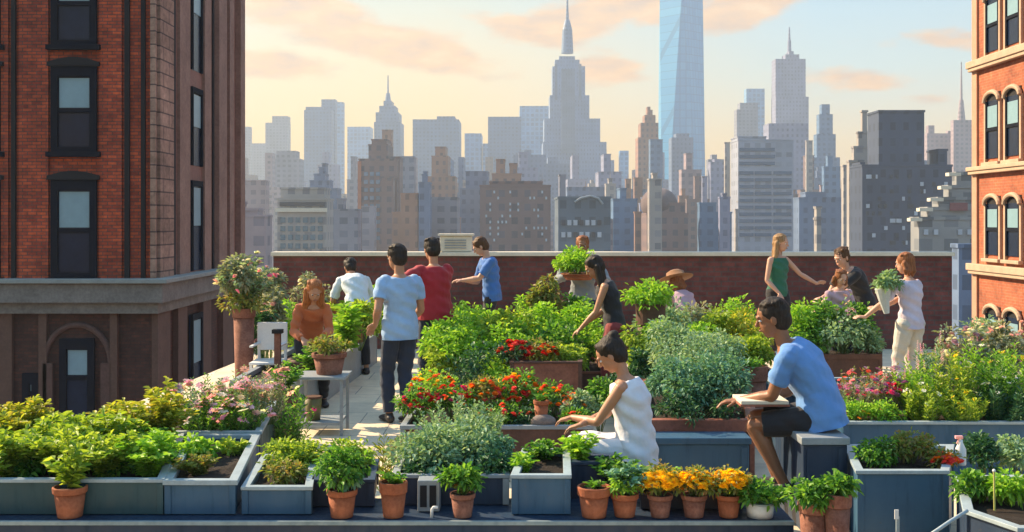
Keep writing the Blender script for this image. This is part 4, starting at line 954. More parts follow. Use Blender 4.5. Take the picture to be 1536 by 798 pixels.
# pink blossoms
pk = (['pink','palepink','white','palepink','mauve'],16,.024,'daisy')
for px, wd, yt, d, lab, pal in ((285,70,562,8.5,'pink flowering plant at the left end of the teal planter behind','sage'),(322,76,548,8.6,'dense pink flowering plant, second from the left in its planter','green'),(362,76,540,8.5,'tallest pale pink flowering plant in the middle of its planter','sage'),(402,70,536,8.7,'pink flowering plant hanging over the right rim by the walkway','grey'),
    (305,80,580,8.25,'lower pink flowering plant at the planter front edge, left','green'),(352,90,585,8.25,'lower pink flowering plant at the planter front edge, right','green')):
    P_('flowering_plant',lab,px,wd,yt,d,.40,'spire',pal,900,.042,(pk[0],42,.040,'daisy'),cat='flower plant',wid=.014,nst=28)
P_('leafy_plant','dark green grassy plant leaning beside the grey planter end',432,56,560,9.3,0,'spire','green',800,.06,(['magenta','pink','white'],8,.024,'daisy'),wid=.016,nst=22)
# planter three
P_('leafy_plant','brownish low plant filling the front of the third blue planter',418,84,690,6.9,.35,'bush','olive',700,.034,wid=.018)
P_('leafy_plant','pale lime mound at the back of the third planter, left',425,80,658,7.3,.35,'bush','lime',800,.036)
P_('leafy_plant','pale lime mound beside the walkway in the third planter, right',468,70,660,7.3,.35,'bush','lime',750,.036)
P_('leafy_plant','lime mound in the navy planter behind the round bush',520,80,658,7.2,.35,'bush','lime',800,.038)
# potted plants at the front
PZ6 = 6.56
potted('terracotta pot with a tall thin lime seedling before the teal planter',105,729,0,50,PZ6,LZ,[dict(r=.13,h=.33,style='herb',pal='lime',n=170,leaf=.075,nst=7),dict(r=.035,h=.60,style='spire',pal='lime',n=90,leaf=.05,nst=2)])
potted('terracotta pot with a round dark green bush beside the third planter',513,733,0,46,PZ6,LZ,[dict(r=.17,h=.27,style='bush',pal='green',n=1100,leaf=.042),dict(r=.10,h=.16,style='bush',pal='blue',n=300,leaf=.05)])
potted('slim terracotta pot with a broad rim left of the concrete block',590,722,0,42,PZ6,LZ,[dict(r=.09,h=.08,style='herb',pal='green',n=90,leaf=.05,nst=8)],rimh=.32)
potted('brown weathered pot with a bushy green plant under the sage bush',694,739,0,38,PZ6,LZ,[dict(r=.12,h=.20,style='bush',pal='green',n=650,leaf=.045),dict(r=.06,h=.10,style='herb',pal='olive',n=60,leaf=.04,nst=5,fl=(['orange'],3,.02,'daisy'))],mat=TERRA2)
potted('widest terracotta bowl pot with flared rim, left end of the marigold row',891,729,0,50,PZ6,LZ,[dict(r=.05,h=.05,style='herb',pal='green',n=50,leaf=.05,nst=5)],rimh=.3)
potted('terracotta pot with trailing green plant, second in the marigold row',937,739,0,42,PZ6+.01,LZ,[dict(r=.13,h=.22,style='herb',pal='blue',n=420,leaf=.055,nst=14),dict(r=.10,h=.12,style='bush',pal='bright',n=300,leaf=.04)],rimh=.25)
for px, wd, lab, m in ((990,38,'terracotta pot of orange marigolds, third in the marigold row',TERRA2),(1041,39,'dark red pot of orange marigolds, fourth in the marigold row',TERRA2),(1093,38,'terracotta pot of orange marigolds at the right end of the row',TERRA)):
    potted(lab,px,741,0,wd,PZ6,LZ,[dict(r=.14,h=.17,style='bush',pal='olive',n=420,leaf=.035,fl=(['marigold','marigold','yellow'],80,.028,'ball'))],mat=m,cat='marigold pot')
P_('leafy_plant','small lime plant rising behind the marigolds',1000,54,680,6.95,.23,'herb','bright',260,.05,nst=9)
bx_ = planter([(XP(962,6.72),6.72),(XP(1112,6.72),6.72),(XP(1112,6.98),6.98),(XP(962,6.98),6.98)], LZ+.001, .34, NAVY, 'low navy trough behind the marigold pots', rim=NAVY)
for px, lab in ((970,'orange marigold clump in the low trough, left end'),(1016,'orange marigold clump in the low trough, centre left'),(1062,'orange marigold clump in the low trough, centre right'),(1100,'orange marigold clump in the low trough, right end')):
    P_('marigold_clump',lab,px,64,702,6.8,.30,'bush','olive',300,.035,(['marigold','marigold','yellow'],80,.028,'ball'),cat='marigold')
potted('two-tone brown pot half hidden at the lower right, left of its pair',1220,752,0,46,6.22,.13,[dict(r=.15,h=.14,style='bush',pal='green',n=650,leaf=.042)],mat=TERRA2)
potted('tall terracotta pot with leafy greens at the lower right, right of its pair',1256,739,0,42,6.15,.13,[dict(r=.13,h=.12,style='bush',pal='green',n=600,leaf=.042)],mat=TERRA2)
# white cup, block, elbow, stake, bottle, cane
cup = thing('metal_pail', (XP(1140,6.56),6.56,LZ), 'small white metal pail with leafy green plant, right end of the ledge', 'pail')
MB().lathe((XP(1140,6.56),6.56,LZ), [(.075,0),(.085,.085),(.08,.085),(.075,.06)], 24).build('pail_body', WHITE, cup, True); MB().lathe((XP(1140,6.56),6.56,LZ), [(.086,.08),(.09,.084),(.09,.09),(.083,.09)], 24).build('pail_rim', RIM, cup)
MB().lathe((XP(1140,6.56),6.56,LZ), [(.078,.06),(.078,.068),(.001,.07)], 16).build('soil', SOIL, cup)
grow(cup, .065, .17, .13, 'bush', 'green', 600, .042); grow(cup, .065, .20, .16, 'herb', 'bright', 260, .05, nst=12)
cb_ = thing('concrete_block', (XP(643,6.7),6.7,LZ), 'grey hollow concrete block standing on the ledge under the sage bush', 'block')
MB().box(XP(627,6.7),XP(660,6.7),6.66,6.79,LZ,LZ+.19).build('block_body', GREYP, cb_, bevel=.006)
for i in range(2): MB().box(XP(631+i*14,6.7),XP(641+i*14,6.7),6.652,6.659,LZ+.03,LZ+.16).build('cavity_shade_plate', IRON, cb_)  # black plates stand for the shade inside the block's hollows
el_ = MB().tube([W(648,778,6.55),W(648,764,6.55),W(650,761,6.55),W(657,761,6.55)], .009, 10).build('pipe_elbow', WHITE, None, True); tag(el_, 'small white pipe elbow standing in front of the concrete block', 'pipe')
stk = thing('plant_marker', W(1347,800,6.3), 'small pale marker stake in front of the angled blue planter', 'marker')
MB().box(XP(1344,6.3),XP(1349,6.3),6.295,6.305,.0,PZ(775,6.3)).build('stake', RIM, stk); MB().box(XP(1341,6.3),XP(1347,6.3),6.288,6.294,PZ(778,6.3),PZ(764,6.3)).build('marker_tag', WHITE, stk)
pp = MB().tube([(XP(1451,5.56),5.56,PZ(766,5.56)),(XP(1425,5.5),5.5,PZ(782,5.5)),(XP(1390,5.42),5.42,PZ(806,5.42))], .009, 10).build('white_pipe', RIM, None, True); tag(pp, 'pale bent pipe running down from the navy corner planter to the lower edge', 'pipe')
cn_ = thing('garden_cane', W(1492,790,5.9), 'thin yellow cane standing upright in the corner planter', 'cane'); MB().tube([(XP(1492,5.9),5.9,.44),(XP(1491,5.9),5.9,PZ(706,5.9))], .006, 8).build('cane_stick', plain('yellow_cane', (.48,.46,.12), .6, .2, 10, .1), cn_); MB().ell((XP(1491,5.9),5.9,PZ(706,5.9)), .009,.009,.009).build('cane_cap', WHITE, cn_)
bo = thing('spray_bottle', W(1443,700,6.95), 'white spray bottle with pink nozzle standing among the coral flowers', 'bottle')
bx0, bz = XP(1441,6.95), .45
MB().lathe((bx0,6.95,bz), [(.030,0),(.033,.01),(.033,.10),(.014,.14),(.012,.16)], 18).build('bottle_body', WHITE, bo, True); MB().box(bx0-.035,bx0+.012,6.938,6.962,bz+.165,bz+.185).build('nozzle', FL['palepink'], bo, bevel=.003); MB().tube([(bx0-.012,6.95,bz+.163),(bx0-.026,6.95,bz+.135)], .004, 6).build('trigger', FL['palepink'], bo)

# ------------------------------------------------------------------ centre front greenery
for px, wd, yt, d, pal, lab, sty in ((640,120,640,7.15,'sage','pale sage bush at the left of the wide navy planter','bush'),(700,120,625,7.2,'sage','large sage bush in the middle of the wide navy planter','bush'),(735,80,650,7.15,'blue','blue-green bush at the right end of the wide navy planter','bush'),
    (690,120,590,7.6,'sage','tall upright sage clump rising behind the large sage bush','spire'),(622,70,655,7.5,'grey','grey-green bush leaning over the white walkway edge','bush'),(725,60,600,7.8,'sage','slender sage clump beside the tall upright one','spire')):
    P_('sage_bush',lab,px,wd,yt,d,.375,sty,pal,1500,.04,cat='bush',wid=.016 if sty == 'spire' else .02,nst=44)
P_('leafy_plant','dark trailing plant below the sage bush between the two small pots',650,90,690,6.95,.37,'bush','dark',600,.04)
P_('leafy_plant','dark trailing plant spilling over the navy planter right of the weathered pot',742,60,680,6.95,.37,'bush','dark',500,.04)
P_('leafy_plant','trailing green plant along the back of the bare soil planter',812,90,655,7.25,.42,'herb','green',650,.045,nst=18)
P_('leafy_plant','lime tuft at the left corner of the bare soil planter',784,34,668,6.9,.42,'herb','bright',260,.05,nst=10)
P_('leafy_plant','rounded lime-edged plant beside the knee of the woman in white',872,70,640,7.1,.42,'herb','bright',900,.05,nst=22)
P_('leafy_plant','leafy green plant spilling in front of the woman in white',925,74,670,6.95,.30,'herb','green',900,.05,nst=22)
grass = P_('ornamental_grass','thin yellow grass clump at the end of the sunlit walkway',578,24,632,7.9,0,'spire','yellow',160,.10,wid=.008,nst=14)
# red and orange flower bed
for px, wd, yt, d, cols, pal, lab, cnt in ((628,70,570,8.8,['coral','magenta','red'],'green','coral and magenta flowers at the left end of the central bed',20),(680,70,560,8.9,['coral','magenta','red','orange'],'green','coral flowers in the central bed behind the sage bush',22),
    (725,66,556,9.0,['orange','coral'],'olive','orange and coral flowers left of the middle of the central bed',20),(768,64,552,9.1,['red','orange','coral'],'green','red and orange flowers at the middle of the central bed',22),(830,76,566,9.1,['orange','coral'],'green','orange flowers near the arm of the woman in white',20),
    (868,60,580,9.0,['orange','white'],'sage','pale orange flowers at the right end of the central bed',14),(650,90,545,9.5,['orange','red','yellow'],'bright','orange flowers at the back left of the central bed',20),(770,90,545,9.5,['orange','yellow','red'],'green','orange flowers at the back middle of the central bed',20),
    (745,70,598,8.7,['red','coral'],'green','low red flowers at the front middle of the central bed',12),(865,50,612,8.7,['coral','red'],'green','low coral flowers at the front right of the central bed',10),(795,60,610,8.7,['coral'],'dark','low dark-leaved plant with few coral flowers beside the small pot',6)):
    P_('flowering_plant',lab,px,wd,yt,d,.37,'bush',pal,950,.036,(cols,int(cnt*1.5),.027,'ball'),cat='flower plant')
potted('small terracotta pot standing among the orange flowers of the central bed',812,600,0,24,8.6,.44,[dict(r=.07,h=.07,style='herb',pal='green',n=60,leaf=.04,nst=6)])
rk = MB().ell(W(815,632,8.56),.10,.06,.055).build('grey_stone', plain('mauve_stone', (.22,.17,.15), .9, .3, 12, .5), None, True); tag(rk, 'rounded brown-grey stone at the front of the central flower bed', 'stone')
# bright green bushes
for px, wd, yt, d, pal, lab in ((675,90,470,12.0,'bright','bright green bush at the left end of the central hedge'),(715,100,448,12.4,'bright','bright green bush, second from the left in the central hedge'),(765,100,450,12.1,'lime','lime-tinted bush in the middle of the central hedge'),(815,100,448,12.3,'bright','bright green bush right of the lime-tinted one'),
    (858,80,440,12.5,'bright','tall bright bush at the right end of the central hedge'),(700,100,490,11.8,'bright','low bright bush at the front left of the central hedge'),(668,60,515,11.7,'lime','low lime bush by the walkway at the foot of the hedge'),(838,100,478,11.8,'green','low green bush at the front right of the central hedge'),(768,90,470,11.8,'bright','low bright bush at the front centre of the central hedge')):
    P_('hedge_bush',lab,px,wd,yt,d,.36,'bush',pal,1500,.062,cat='bush')
P_('flowering_plant','small plant with vivid red flowers above the reddish trough, left',772,64,502,11.0,.56,'bush','dark',400,.05,(['red','red','coral'],26,.036,'ball'),cat='flower plant')
P_('flowering_plant','small plant with red and orange flowers above the reddish trough, right',812,60,508,11.05,.56,'bush','olive',400,.05,(['red','orange','red'],20,.036,'ball'),cat='flower plant')
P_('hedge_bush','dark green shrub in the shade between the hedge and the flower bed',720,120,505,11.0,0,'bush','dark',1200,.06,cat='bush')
P_('hedge_bush','loose olive-green shrub left of the man carrying the potted bush',822,60,402,13.9,.38,'bush','olive',900,.07,cat='bush')
P_('hedge_bush','pale green shrub behind the central hedge, left of the loose olive one',792,50,425,14.0,.38,'bush','bright',700,.07,cat='bush')
P_('hedge_bush','green shrub below the man carrying the potted bush',862,70,432,13.9,.38,'bush','green',800,.07,cat='bush')
P_('hedge_bush','small green shrub by the thigh of the man in the blue polo shirt',692,60,435,14.4,0,'bush','green',800,.07,cat='bush')
# blue-green shrubs in the timber bed
for px, wd, yt, d, pal, lab in ((1015,110,535,8.9,'blue','dense blue-green shrub at the left front of the timber bed'),(1078,100,520,8.9,'blue','dense blue-green shrub at the right front of the timber bed'),(1045,130,490,9.5,'sage','tall pale sage shrub in the middle of the timber bed'),(1010,90,462,10.2,'sage','tall upright sage shrub at the back left of the timber bed'),(1075,90,478,10.2,'sage','tall sage shrub at the back right of the timber bed'),(1045,140,585,8.62,'dark','dark low evergreen along the timber edge')):
    P_('sage_shrub',lab,px,wd,yt,d,.43,'bush',pal,2400 if pal != 'dark' else 1400,.042,cat='shrub',wid=.02)
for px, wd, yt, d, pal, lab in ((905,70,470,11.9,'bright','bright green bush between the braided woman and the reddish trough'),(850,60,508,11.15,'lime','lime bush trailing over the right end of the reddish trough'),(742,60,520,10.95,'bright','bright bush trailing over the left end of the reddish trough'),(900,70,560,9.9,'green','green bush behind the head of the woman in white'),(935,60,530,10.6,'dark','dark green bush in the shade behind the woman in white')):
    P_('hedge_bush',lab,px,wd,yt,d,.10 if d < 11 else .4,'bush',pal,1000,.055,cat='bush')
for px, wd, yt, d, pal, lab in ((1000,90,440,12.6,'sage','pale grey-green bush at the far left of the long bed'),(1050,90,436,13.0,'grey','pale grey-green bush at the far middle of the long bed'),(1105,80,440,13.2,'bright','bright bush at the far right of the long bed')):
    P_('sage_shrub',lab,px,wd,yt,d,.3,'bush',pal,1400,.06,cat='shrub')
# behind them
potted('bright green clipped bush in a dark pot right of the woman with the braid',976,455,0,44,12.2,0,[dict(r=.30,h=.34,style='bush',pal='bright',n=900,leaf=.06)],mat=BROWN)
P_('lime_shrub','lime shrub on the left of the narrow navy planter',955,70,478,11.2,.38,'bush','lime',900,.055,cat='shrub')
P_('lime_shrub','lime shrub overlapping the timber bed, right of the other lime shrub',985,60,470,11.6,.38,'bush','bright',900,.055,cat='shrub')
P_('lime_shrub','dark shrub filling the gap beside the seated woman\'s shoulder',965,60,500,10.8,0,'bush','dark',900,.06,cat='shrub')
for px, wd, yt, d, pal, lab in ((1075,70,448,11.9,'lime','yellow-lime shrub left of centre in the lime bed'),(1115,80,452,11.8,'yellow','yellow-lime shrub behind the seated man\'s head'),(1060,60,470,11.5,'bright','bright shrub at the left end of the lime bed'),(1132,60,490,11.4,'lime','low lime shrub at the right end of the lime bed'),(1100,80,500,11.4,'lime','low lime shrub at the front of the lime bed')):
    P_('lime_shrub',lab,px,wd,yt,d,.38,'bush',pal,1200,.055,cat='shrub')
potted('brown pot standing beside the seated man\'s forearm',1130,548,0,42,10.3,0,[dict(r=.12,h=.10,style='bush',pal='green',n=300,leaf=.05)],mat=TERRA2)
for px, wd, yt, d, pal, lab in ((1205,60,442,13.0,'bright','bright shrub at the left end of the dark trough before the couple'),(1240,70,438,13.1,'green','green shrub in the dark trough below the woman in green'),(1285,60,445,13.1,'green','green shrub in the dark trough below the man in black'),(1262,100,478,12.85,'sage','grey-green low shrub at the front centre of the dark trough'),(1215,60,485,12.85,'green','low green shrub at the front left of the dark trough'),(1305,40,490,12.9,'sage','small grey-green shrub at the right end of the dark trough')):
    P_('trough_shrub',lab,px,wd,yt,d,.41,'bush',pal,1000,.06,cat='shrub')
P_('flowering_plant','small mauve flower tuft below the child\'s chin',1264,26,428,12.9,.9 if False else .41,'spire','sage',160,.06,(['mauve','palepink'],12,.04,'daisy'),cat='flower plant')
# right planter
for px, wd, yt, d, pal, cols, lab, kind in ((1275,56,560,8.95,'grey',['pink','mauve','magenta'],'pink and mauve flowers behind the back of the seated man','daisy'),(1310,60,552,9.1,'grey',['pink','coral','mauve'],'pink flowers in the right planter, second clump from the seated man','daisy'),(1338,40,548,9.0,'grey',['purple','magenta'],'purple flower clump left of the tall greens','ball'),
    (1290,60,545,9.6,'olive',['mauve','coral'],'mauve flowers at the back of the right planter, left','daisy'),(1330,60,540,9.7,'olive',['mauve','purple'],'mauve flowers at the back of the right planter, by the bending man\'s legs','daisy')):
    P_('flowering_plant',lab,px,wd,yt,d,.38,'spire',pal,650,.04,(cols,34,.03,kind),cat='flower plant',wid=.014,nst=26)
for px, wd, lab in ((1282,60,'low bright green plant with yellow flowers along the right planter, left end'),(1325,60,'low bright green plant with yellow flowers along the right planter, second')):
    P_('flowering_plant',lab,px,wd,600,8.75,.38,'bush','bright',700,.034,(['yellow','orange','magenta'],7,.02,'daisy'),cat='flower plant')
for px, wd, yt, d, pal, cols, lab in ((1372,50,525,9.0,'bright',['pink','palepink'],'tall bright stems with pink spikes in the right planter'),(1400,56,505,9.3,'sage',['palepink'],'tall pale stems with pink spikes before the woman in lilac'),(1430,60,520,9.0,'lime',['white','yellow'],'tall lime stems with tiny pale blooms, centre of the right planter'),
    (1462,60,500,9.2,'bright',['yellow','white'],'tall bright stems with tiny yellow blooms in the right planter'),(1495,60,515,9.0,'green',['white'],'dark green tall stems near the right edge'),(1525,60,500,9.2,'bright',['white','yellow'],'tall bright stems cut by the right edge'),
    (1385,60,570,8.75,'lime',['white'],'short lime stems at the front of the right planter, left'),(1440,80,575,8.75,'lime',['yellow'],'short lime stems at the front of the right planter, middle'),(1505,80,570,8.75,'dark',['white'],'short dark green stems at the front of the right planter, right')):
    P_('tall_flowering_plant',lab,px,wd,yt,d,.38,'spire',pal,1100,.055,(cols,9,.026 if pal != 'sage' else .03,'spike' if 'spikes' in lab else 'daisy'),cat='flower plant',wid=.016,nst=26)
for px, wd, yt, d, pal, cols, lab in ((1445,80,470,10.2,'grey',['white','mauve'],'grey-green flowering bush at the back of the right planter, left'),(1500,90,466,10.4,'grey',['white','palepink'],'grey-green flowering bush at the back right edge'),(1475,70,450,12.5,'sage',['palepink','white'],'pale flowering bush before the foot of the orange building'),(1535,80,455,12.0,'grey',['palepink'],'pale flowering bush cut by the right edge'),(1430,70,490,11.5,'olive',['mauve'],'olive flowering bush behind the woman in lilac')):
    P_('flowering_bush',lab,px,wd,yt,d,.38 if d < 11 else 0,'bush',pal,1500,.05,(cols,30,.03,'ball'),cat='bush')
# front right planters
P_('leafy_plant','dark trailing plant at the left end of the angled blue planter',1310,70,655,6.95,.45,'bush','green',800,.036)
P_('leafy_plant','olive bushy plant in the middle of the angled blue planter',1365,80,645,7.0,.45,'bush','olive',900,.036)
P_('flowering_plant','coral flowers in the angled blue planter beside the spray bottle',1418,56,672,6.85,.45,'bush','olive',350,.034,(['coral','coral','orange'],30,.022,'ball'),cat='flower plant')
P_('leafy_plant','dark herb clump right of the spray bottle',1475,70,640,7.3,.30,'bush','dark',900,.04)
P_('leafy_plant','grey-green herb clump cut by the right edge beneath the long planter',1525,70,640,7.2,.30,'bush','sage',900,.04)
P_('leafy_plant','dark leafy plant at the left of the navy corner planter',1458,60,702,6.1,.44,'bush','green',600,.042)
P_('leafy_plant','bright moss-green plant at the right of the navy corner planter',1515,66,706,6.0,.44,'bush','bright',800,.042)

# ------------------------------------------------------------------ left middle: table planter, pots, shrubs
potted('broad brown pot standing on the grey stand beside the walkway',494,529,0,52,10.35,.551,[dict(r=.20,h=.16,style='bush',pal='olive',n=420,leaf=.05)],mat=TERRA2)
bw = thing('plant_bowl', (XP(462,11.4),11.4,.42), 'dark shallow bowl of seedlings behind the broad brown pot', 'bowl')
MB().lathe((XP(462,11.4),11.4,.42), [(.10,0),(.20,.10),(.21,.14),(.17,.14),(.15,.12)], 24).build('bowl_body', BROWN, bw, True); MB().lathe((XP(462,11.4),11.4,.42), [(.165,.11),(.16,.122),(.001,.13)], 20).build('soil', SOIL, bw)
grow(bw, .08, .16, .12, 'herb', 'olive', 120, .05, nst=8)
potted('red-brown pot with broad lime leaves left of the man in the light blue shirt',531,478,0,36,14.2,.42,[dict(r=.36,h=.32,style='herb',pal='lime',n=520,leaf=.15,nst=16,wid=.05)],mat=TERRA)
P_('leafy_plant','lime plant with long leaves in the walkway planter, near the red-haired woman',520,60,448,13.2,.44,'herb','bright',420,.14,nst=14,wid=.045)
P_('leafy_plant','green herbs at the near end of the walkway planter',470,60,505,10.9,.44,'herb','green',600,.06,nst=16)
P_('leafy_plant','green herb clump at the far end of the walkway planter',545,40,470,14.6,.44,'bush','green',500,.07)
pst = thing('potting_stand', (XP(483,10.35),10.35,0), 'grey stand with an olive bucket below and a broad brown pot on top', 'stand')
sx0, sx1 = XP(450,10.35), XP(520,10.35)
for a in (sx0+.02,sx1-.02):
    for yy in (10.16,10.54): MB().box(a-.014,a+.014,yy-.014,yy+.014,0,.52).build('leg', GREYP, pst)
MB().box(sx0-.02,sx1+.02,10.13,10.57,.522,.55).build('top_board', GREYP, pst, bevel=.004); MB().box(sx0+.036,sx1-.036,10.15,10.55,.10,.125).build('shelf', GREYP, pst)
bk_ = thing('bucket', (XP(470,10.3),10.3,.126), 'olive bucket standing on the shelf of the grey stand', 'bucket'); MB().lathe((XP(470,10.3),10.3,.128), [(.065,0),(.082,.22),(.075,.22),(.07,.18)], 20).build('bucket_body', plain('olive_plastic', (.16,.14,.05), .5, .2, 6, .05), bk_, True); MB().lathe((XP(470,10.3),10.3,.128), [(.084,.205),(.088,.212),(.084,.22)], 20).build('bucket_rim', BROWN, bk_)
potted('green shrub with fine leaves in a low pot left of the grey stand',428,585,0,40,9.9,0,[dict(r=.20,h=.34,style='herb',pal='green',n=700,leaf=.05,nst=20)],mat=BROWN)
# left back flowering tree-shrub
potted('bushy cream-blossomed shrub in a tall reddish pot beside the left brick building',366,462,0,34,12.2,0,[dict(r=.29,h=.80,style='bush',pal='grey',n=1700,leaf=.065),dict(r=.38,h=.84,style='herb',pal='sage',n=900,leaf=.06,nst=24,fl=(['white','palepink','pink'],40,.034,'ball')),dict(r=.24,h=.32,style='bush',pal='olive',n=500,leaf=.06)],mat=TERRA2,name='potted_shrub',cat='potted shrub',rimh=.10)
P_('hedge_bush','pale blossoming bush right of the shrub in the tall reddish pot',396,56,385,13.0,.3,'bush','grey',1300,.065,(['white','palepink'],26,.032,'ball'),cat='bush')
P_('hedge_bush','dark mauve-green bush right of the tall reddish pot',392,50,440,12.5,.2,'bush','dark',900,.06,(['mauve','palepink'],10,.03,'ball'),cat='bush')
P_('hedge_bush','light green bush at the left end of the parapet wall',405,60,372,15.6,0,'bush','grey',1200,.07,cat='bush')
P_('hedge_bush','bright green bush left of the red-haired woman',424,56,425,13.8,0,'bush','bright',1200,.065,cat='bush')
P_('hedge_bush','grey-green flowering bush before the parapet behind the red-haired woman',462,66,388,15.8,0,'bush','grey',1200,.07,(['white'],24,.04,'ball'),cat='bush')
P_('hedge_bush','broad-leaved bright bush between the man in white and the man in light blue',556,50,388,15.4,0,'bush','bright',500,.13,cat='bush')
P_('hedge_bush','lime bush in front of the man in the white shirt',540,70,440,13.4,.44,'bush','lime',700,.08,cat='bush')
ch = thing('garden_chair', (XP(400,12.0),12.0,0), 'white garden chair left of the red-haired woman', 'chair')
xa, xb = XP(378,12.0), XP(424,12.0)
MB().box(xa,xb,11.85,12.25,.43,.46).build('seat', WHITE, ch, bevel=.008); MB().box(xa,xb,12.24,12.27,.55,.86).build('backrest', WHITE, ch, bevel=.01)
for x in (xa+.02,xb-.02):
    for y in (11.87,12.25): MB().box(x-.015,x+.015,y-.015,y+.015,0,.43 if y < 12 else .84).build('leg', WHITE, ch)
    MB().box(x-.02,x+.02,11.87,12.24,.62,.64).build('armrest', WHITE, ch, bevel=.004)
wb = thing('wooden_post', (XP(416,11.6),11.6,0), 'short brown post with dark cap before the white garden chair', 'post'); MB().box(XP(412,11.6),XP(421,11.6),11.57,11.63,0,PZ(500,11.6)).build('post_shaft', TERRA2, wb); MB().box(XP(409,11.6),XP(424,11.6),11.55,11.65,PZ(500,11.6)+.001,PZ(494,11.6)).build('post_cap', IRON, wb)
bp_ = thing('blue_cooler', (XP(650,12.6),12.6,0), 'pale blue cool box on the floor behind the man in the light blue shirt', 'box'); MB().box(XP(634,12.6),XP(672,12.6),12.5,12.85,.0,.62).build('cooler_body', plain('pale_blue_plastic', (.25,.40,.52), .4, .15, 5, .05), bp_, bevel=.02); MB().box(XP(633,12.6),XP(673,12.6),12.49,12.86,.622,.68).build('lid', WHITE, bp_, bevel=.015)

# ------------------------------------------------------------------ people
NAVYC = cloth('navy_denim', (.012,.022,.05)); BLK = cloth('black_cotton', (.012,.012,.016)); LTB = cloth('light_blue_cotton', (.30,.45,.66)); MIDB = cloth('mid_blue_cotton', (.11,.26,.56)); WHT = cloth('white_cotton', (.66,.68,.74))
REDC = cloth('dark_red_cotton', (.36,.012,.022)); POLO = cloth('blue_polo_cotton', (.05,.16,.44)); GRN = cloth('dark_green_knit', (.015,.12,.07)); LIL = cloth('lilac_cotton', (.58,.52,.62)); RUST = cloth('rust_wool', (.46,.12,.035)); MAUV = cloth('mauve_cotton', (.46,.30,.36)); GRYC = cloth('grey_cotton', (.22,.25,.28)); OFFW = cloth('off_white_cotton', (.60,.66,.68)); SAND = cloth('sand_cotton', (.55,.52,.46)); WINE = cloth('wine_red_cotton', (.22,.03,.03))
# man walking away on the path, light blue shirt
person('man in a light blue T-shirt and navy trousers standing on the walkway, seen from behind', XP(600,10.8), 10.8, 0, 118, 1.78, lean=2, shirt=LTB, sleeve=.62, hem=.13, pants=NAVYC, leg=1.97, feet=((.10,.075,0),(-.06,-.07,0)),
       hands=((.14,.20,.98),(.26,-.20,.98)), poles=((-1,.45,-.3),(-.8,-.3,-.3)), hdir=((.6,.2,-.6),(1,.3,-.2)), head=(12,15), skin='tan', haircol='dark', hair='short')
person('man in a dark red long-sleeved shirt and dark jeans, hands raised to his left', XP(653,12.4), 12.4, 0, 116, 1.82, lean=6, loose=.012, shirt=REDC, sleeve=1.75, hem=.10, pants=NAVYC, leg=1.95, hands=((.12,.42,1.30),(.22,.26,1.26)), hdir=((.3,.9,.3),(.3,.9,.3)), poles=((-.3,1,-.4),(-.3,-1,-.4)), head=(15,0), skin='tan', haircol='dark')
person('man in a blue polo shirt standing at the parapet, looking down at his hands', XP(738,15.7), 15.7, 0, 182, 1.80, lean=9, shirt=POLO, sleeve=.8, hem=.12, pants=BLK, leg=1.9, hands=((.42,.08,1.14),(.42,-.04,1.14)), hdir=((1,-.2,0),(1,.2,0)), head=(32,0), skin='light', haircol='brown', twist=-20)
person('person in a white shirt bending over plants with dark hair, back to the viewer', XP(537,14.2), 14.2, 0, 112, 1.66, lean=46, shirt=OFFW, sleeve=.9, hem=.12, pants=BLK, leg=1.9, hands=((.5,.2,.85),(.5,-.2,.85)), head=(30,0), skin='tan', haircol='dark', ph=.90)
person('red-haired woman in a rust cardigan leaning over the pots beside the walkway', XP(466,11.9), 11.9, 0, -72, 1.62, True, lean=30, curve=1.2, shirt=RUST, sleeve=1.85, hem=.12, pants=BLK, leg=1.9, ph=.70, feet=((.12,.12,0),(.05,-.12,0)), hands=((.50,.06,.78),(.48,-.14,.76)), hdir=((.8,-.2,-.5),(.8,.2,-.5)), head=(30,0), skin='tan', haircol='red', hair='long')
person('man mostly hidden behind the bright potted bush he carries by the parapet', XP(874,15.1), 15.1, 0, -95, 1.80, lean=0, shirt=GRYC, sleeve=1.8, pants=NAVYC, leg=1.95, hands=((.30,.19,1.26),(.30,-.19,1.26)), hdir=((.3,-1,.1),(.3,1,.1)), poles=((-.5,.8,-.7),(-.5,-.8,-.7)), head=(8,0), skin='brown', haircol='chestnut')
potted('bright lime bush in a terracotta pot carried at chest height',868,410,0,54,14.72,1.20,[dict(r=.31,h=.30,style='bush',pal='bright',n=1500,leaf=.06)])
person('woman with a long dark braid in a black vest and wine-red trousers reaching down left', XP(922,11.6), 11.6, 0, 176, 1.68, True, lean=16, shirt=BLK, sleeve=0, hem=.05, pants=WINE, leg=1.9, hands=((.36,.12,.86),(.30,-.12,.90)), hdir=((.8,0,-.6),(.8,0,-.6)), head=(32,0), skin='tan', haircol='dark', hair='long')
person('woman with a dark top knot in a long white tank top, seated and reaching left', XP(954,7.47), 7.47, 0, 162, 1.70, True, ph=.455, lean=8, curve=1.9, loose=.022, shirt=WHT, sleeve=0, hem=.16, pants=WHT, leg=1.7, feet=((.34,.12,0),(.28,-.12,0)), hands=((.44,.04,.64),(.34,.18,.62)), hdir=((.9,0,-.25),(.9,0,-.3)), poles=((.1,.4,-1),(.1,-.4,-1)), head=(34,6), skin='tan', haircol='dark', hair='bun', vox=.005)
person('seated man in a blue T-shirt and black shorts leaning forward over his lap', XP(1233,7.32), 7.32, 0, 163, 1.82, ph=.715, lean=26, curve=1.6, loose=.012, shirt=MIDB, sleeve=.72, hem=.10, pants=BLK, leg=.86, feet=((.24,.10,.16),(.30,-.10,.16)), hands=((.54,.03,.775),(.46,-.10,.775)), hdir=((1,.1,-.1),(1,.1,-.1)), poles=((-.3,.3,-1),(-.3,-.3,-1)), head=(14,4), skin='brown', haircol='dark', vox=.005, kpole=(1,0,.5), footdir=0)
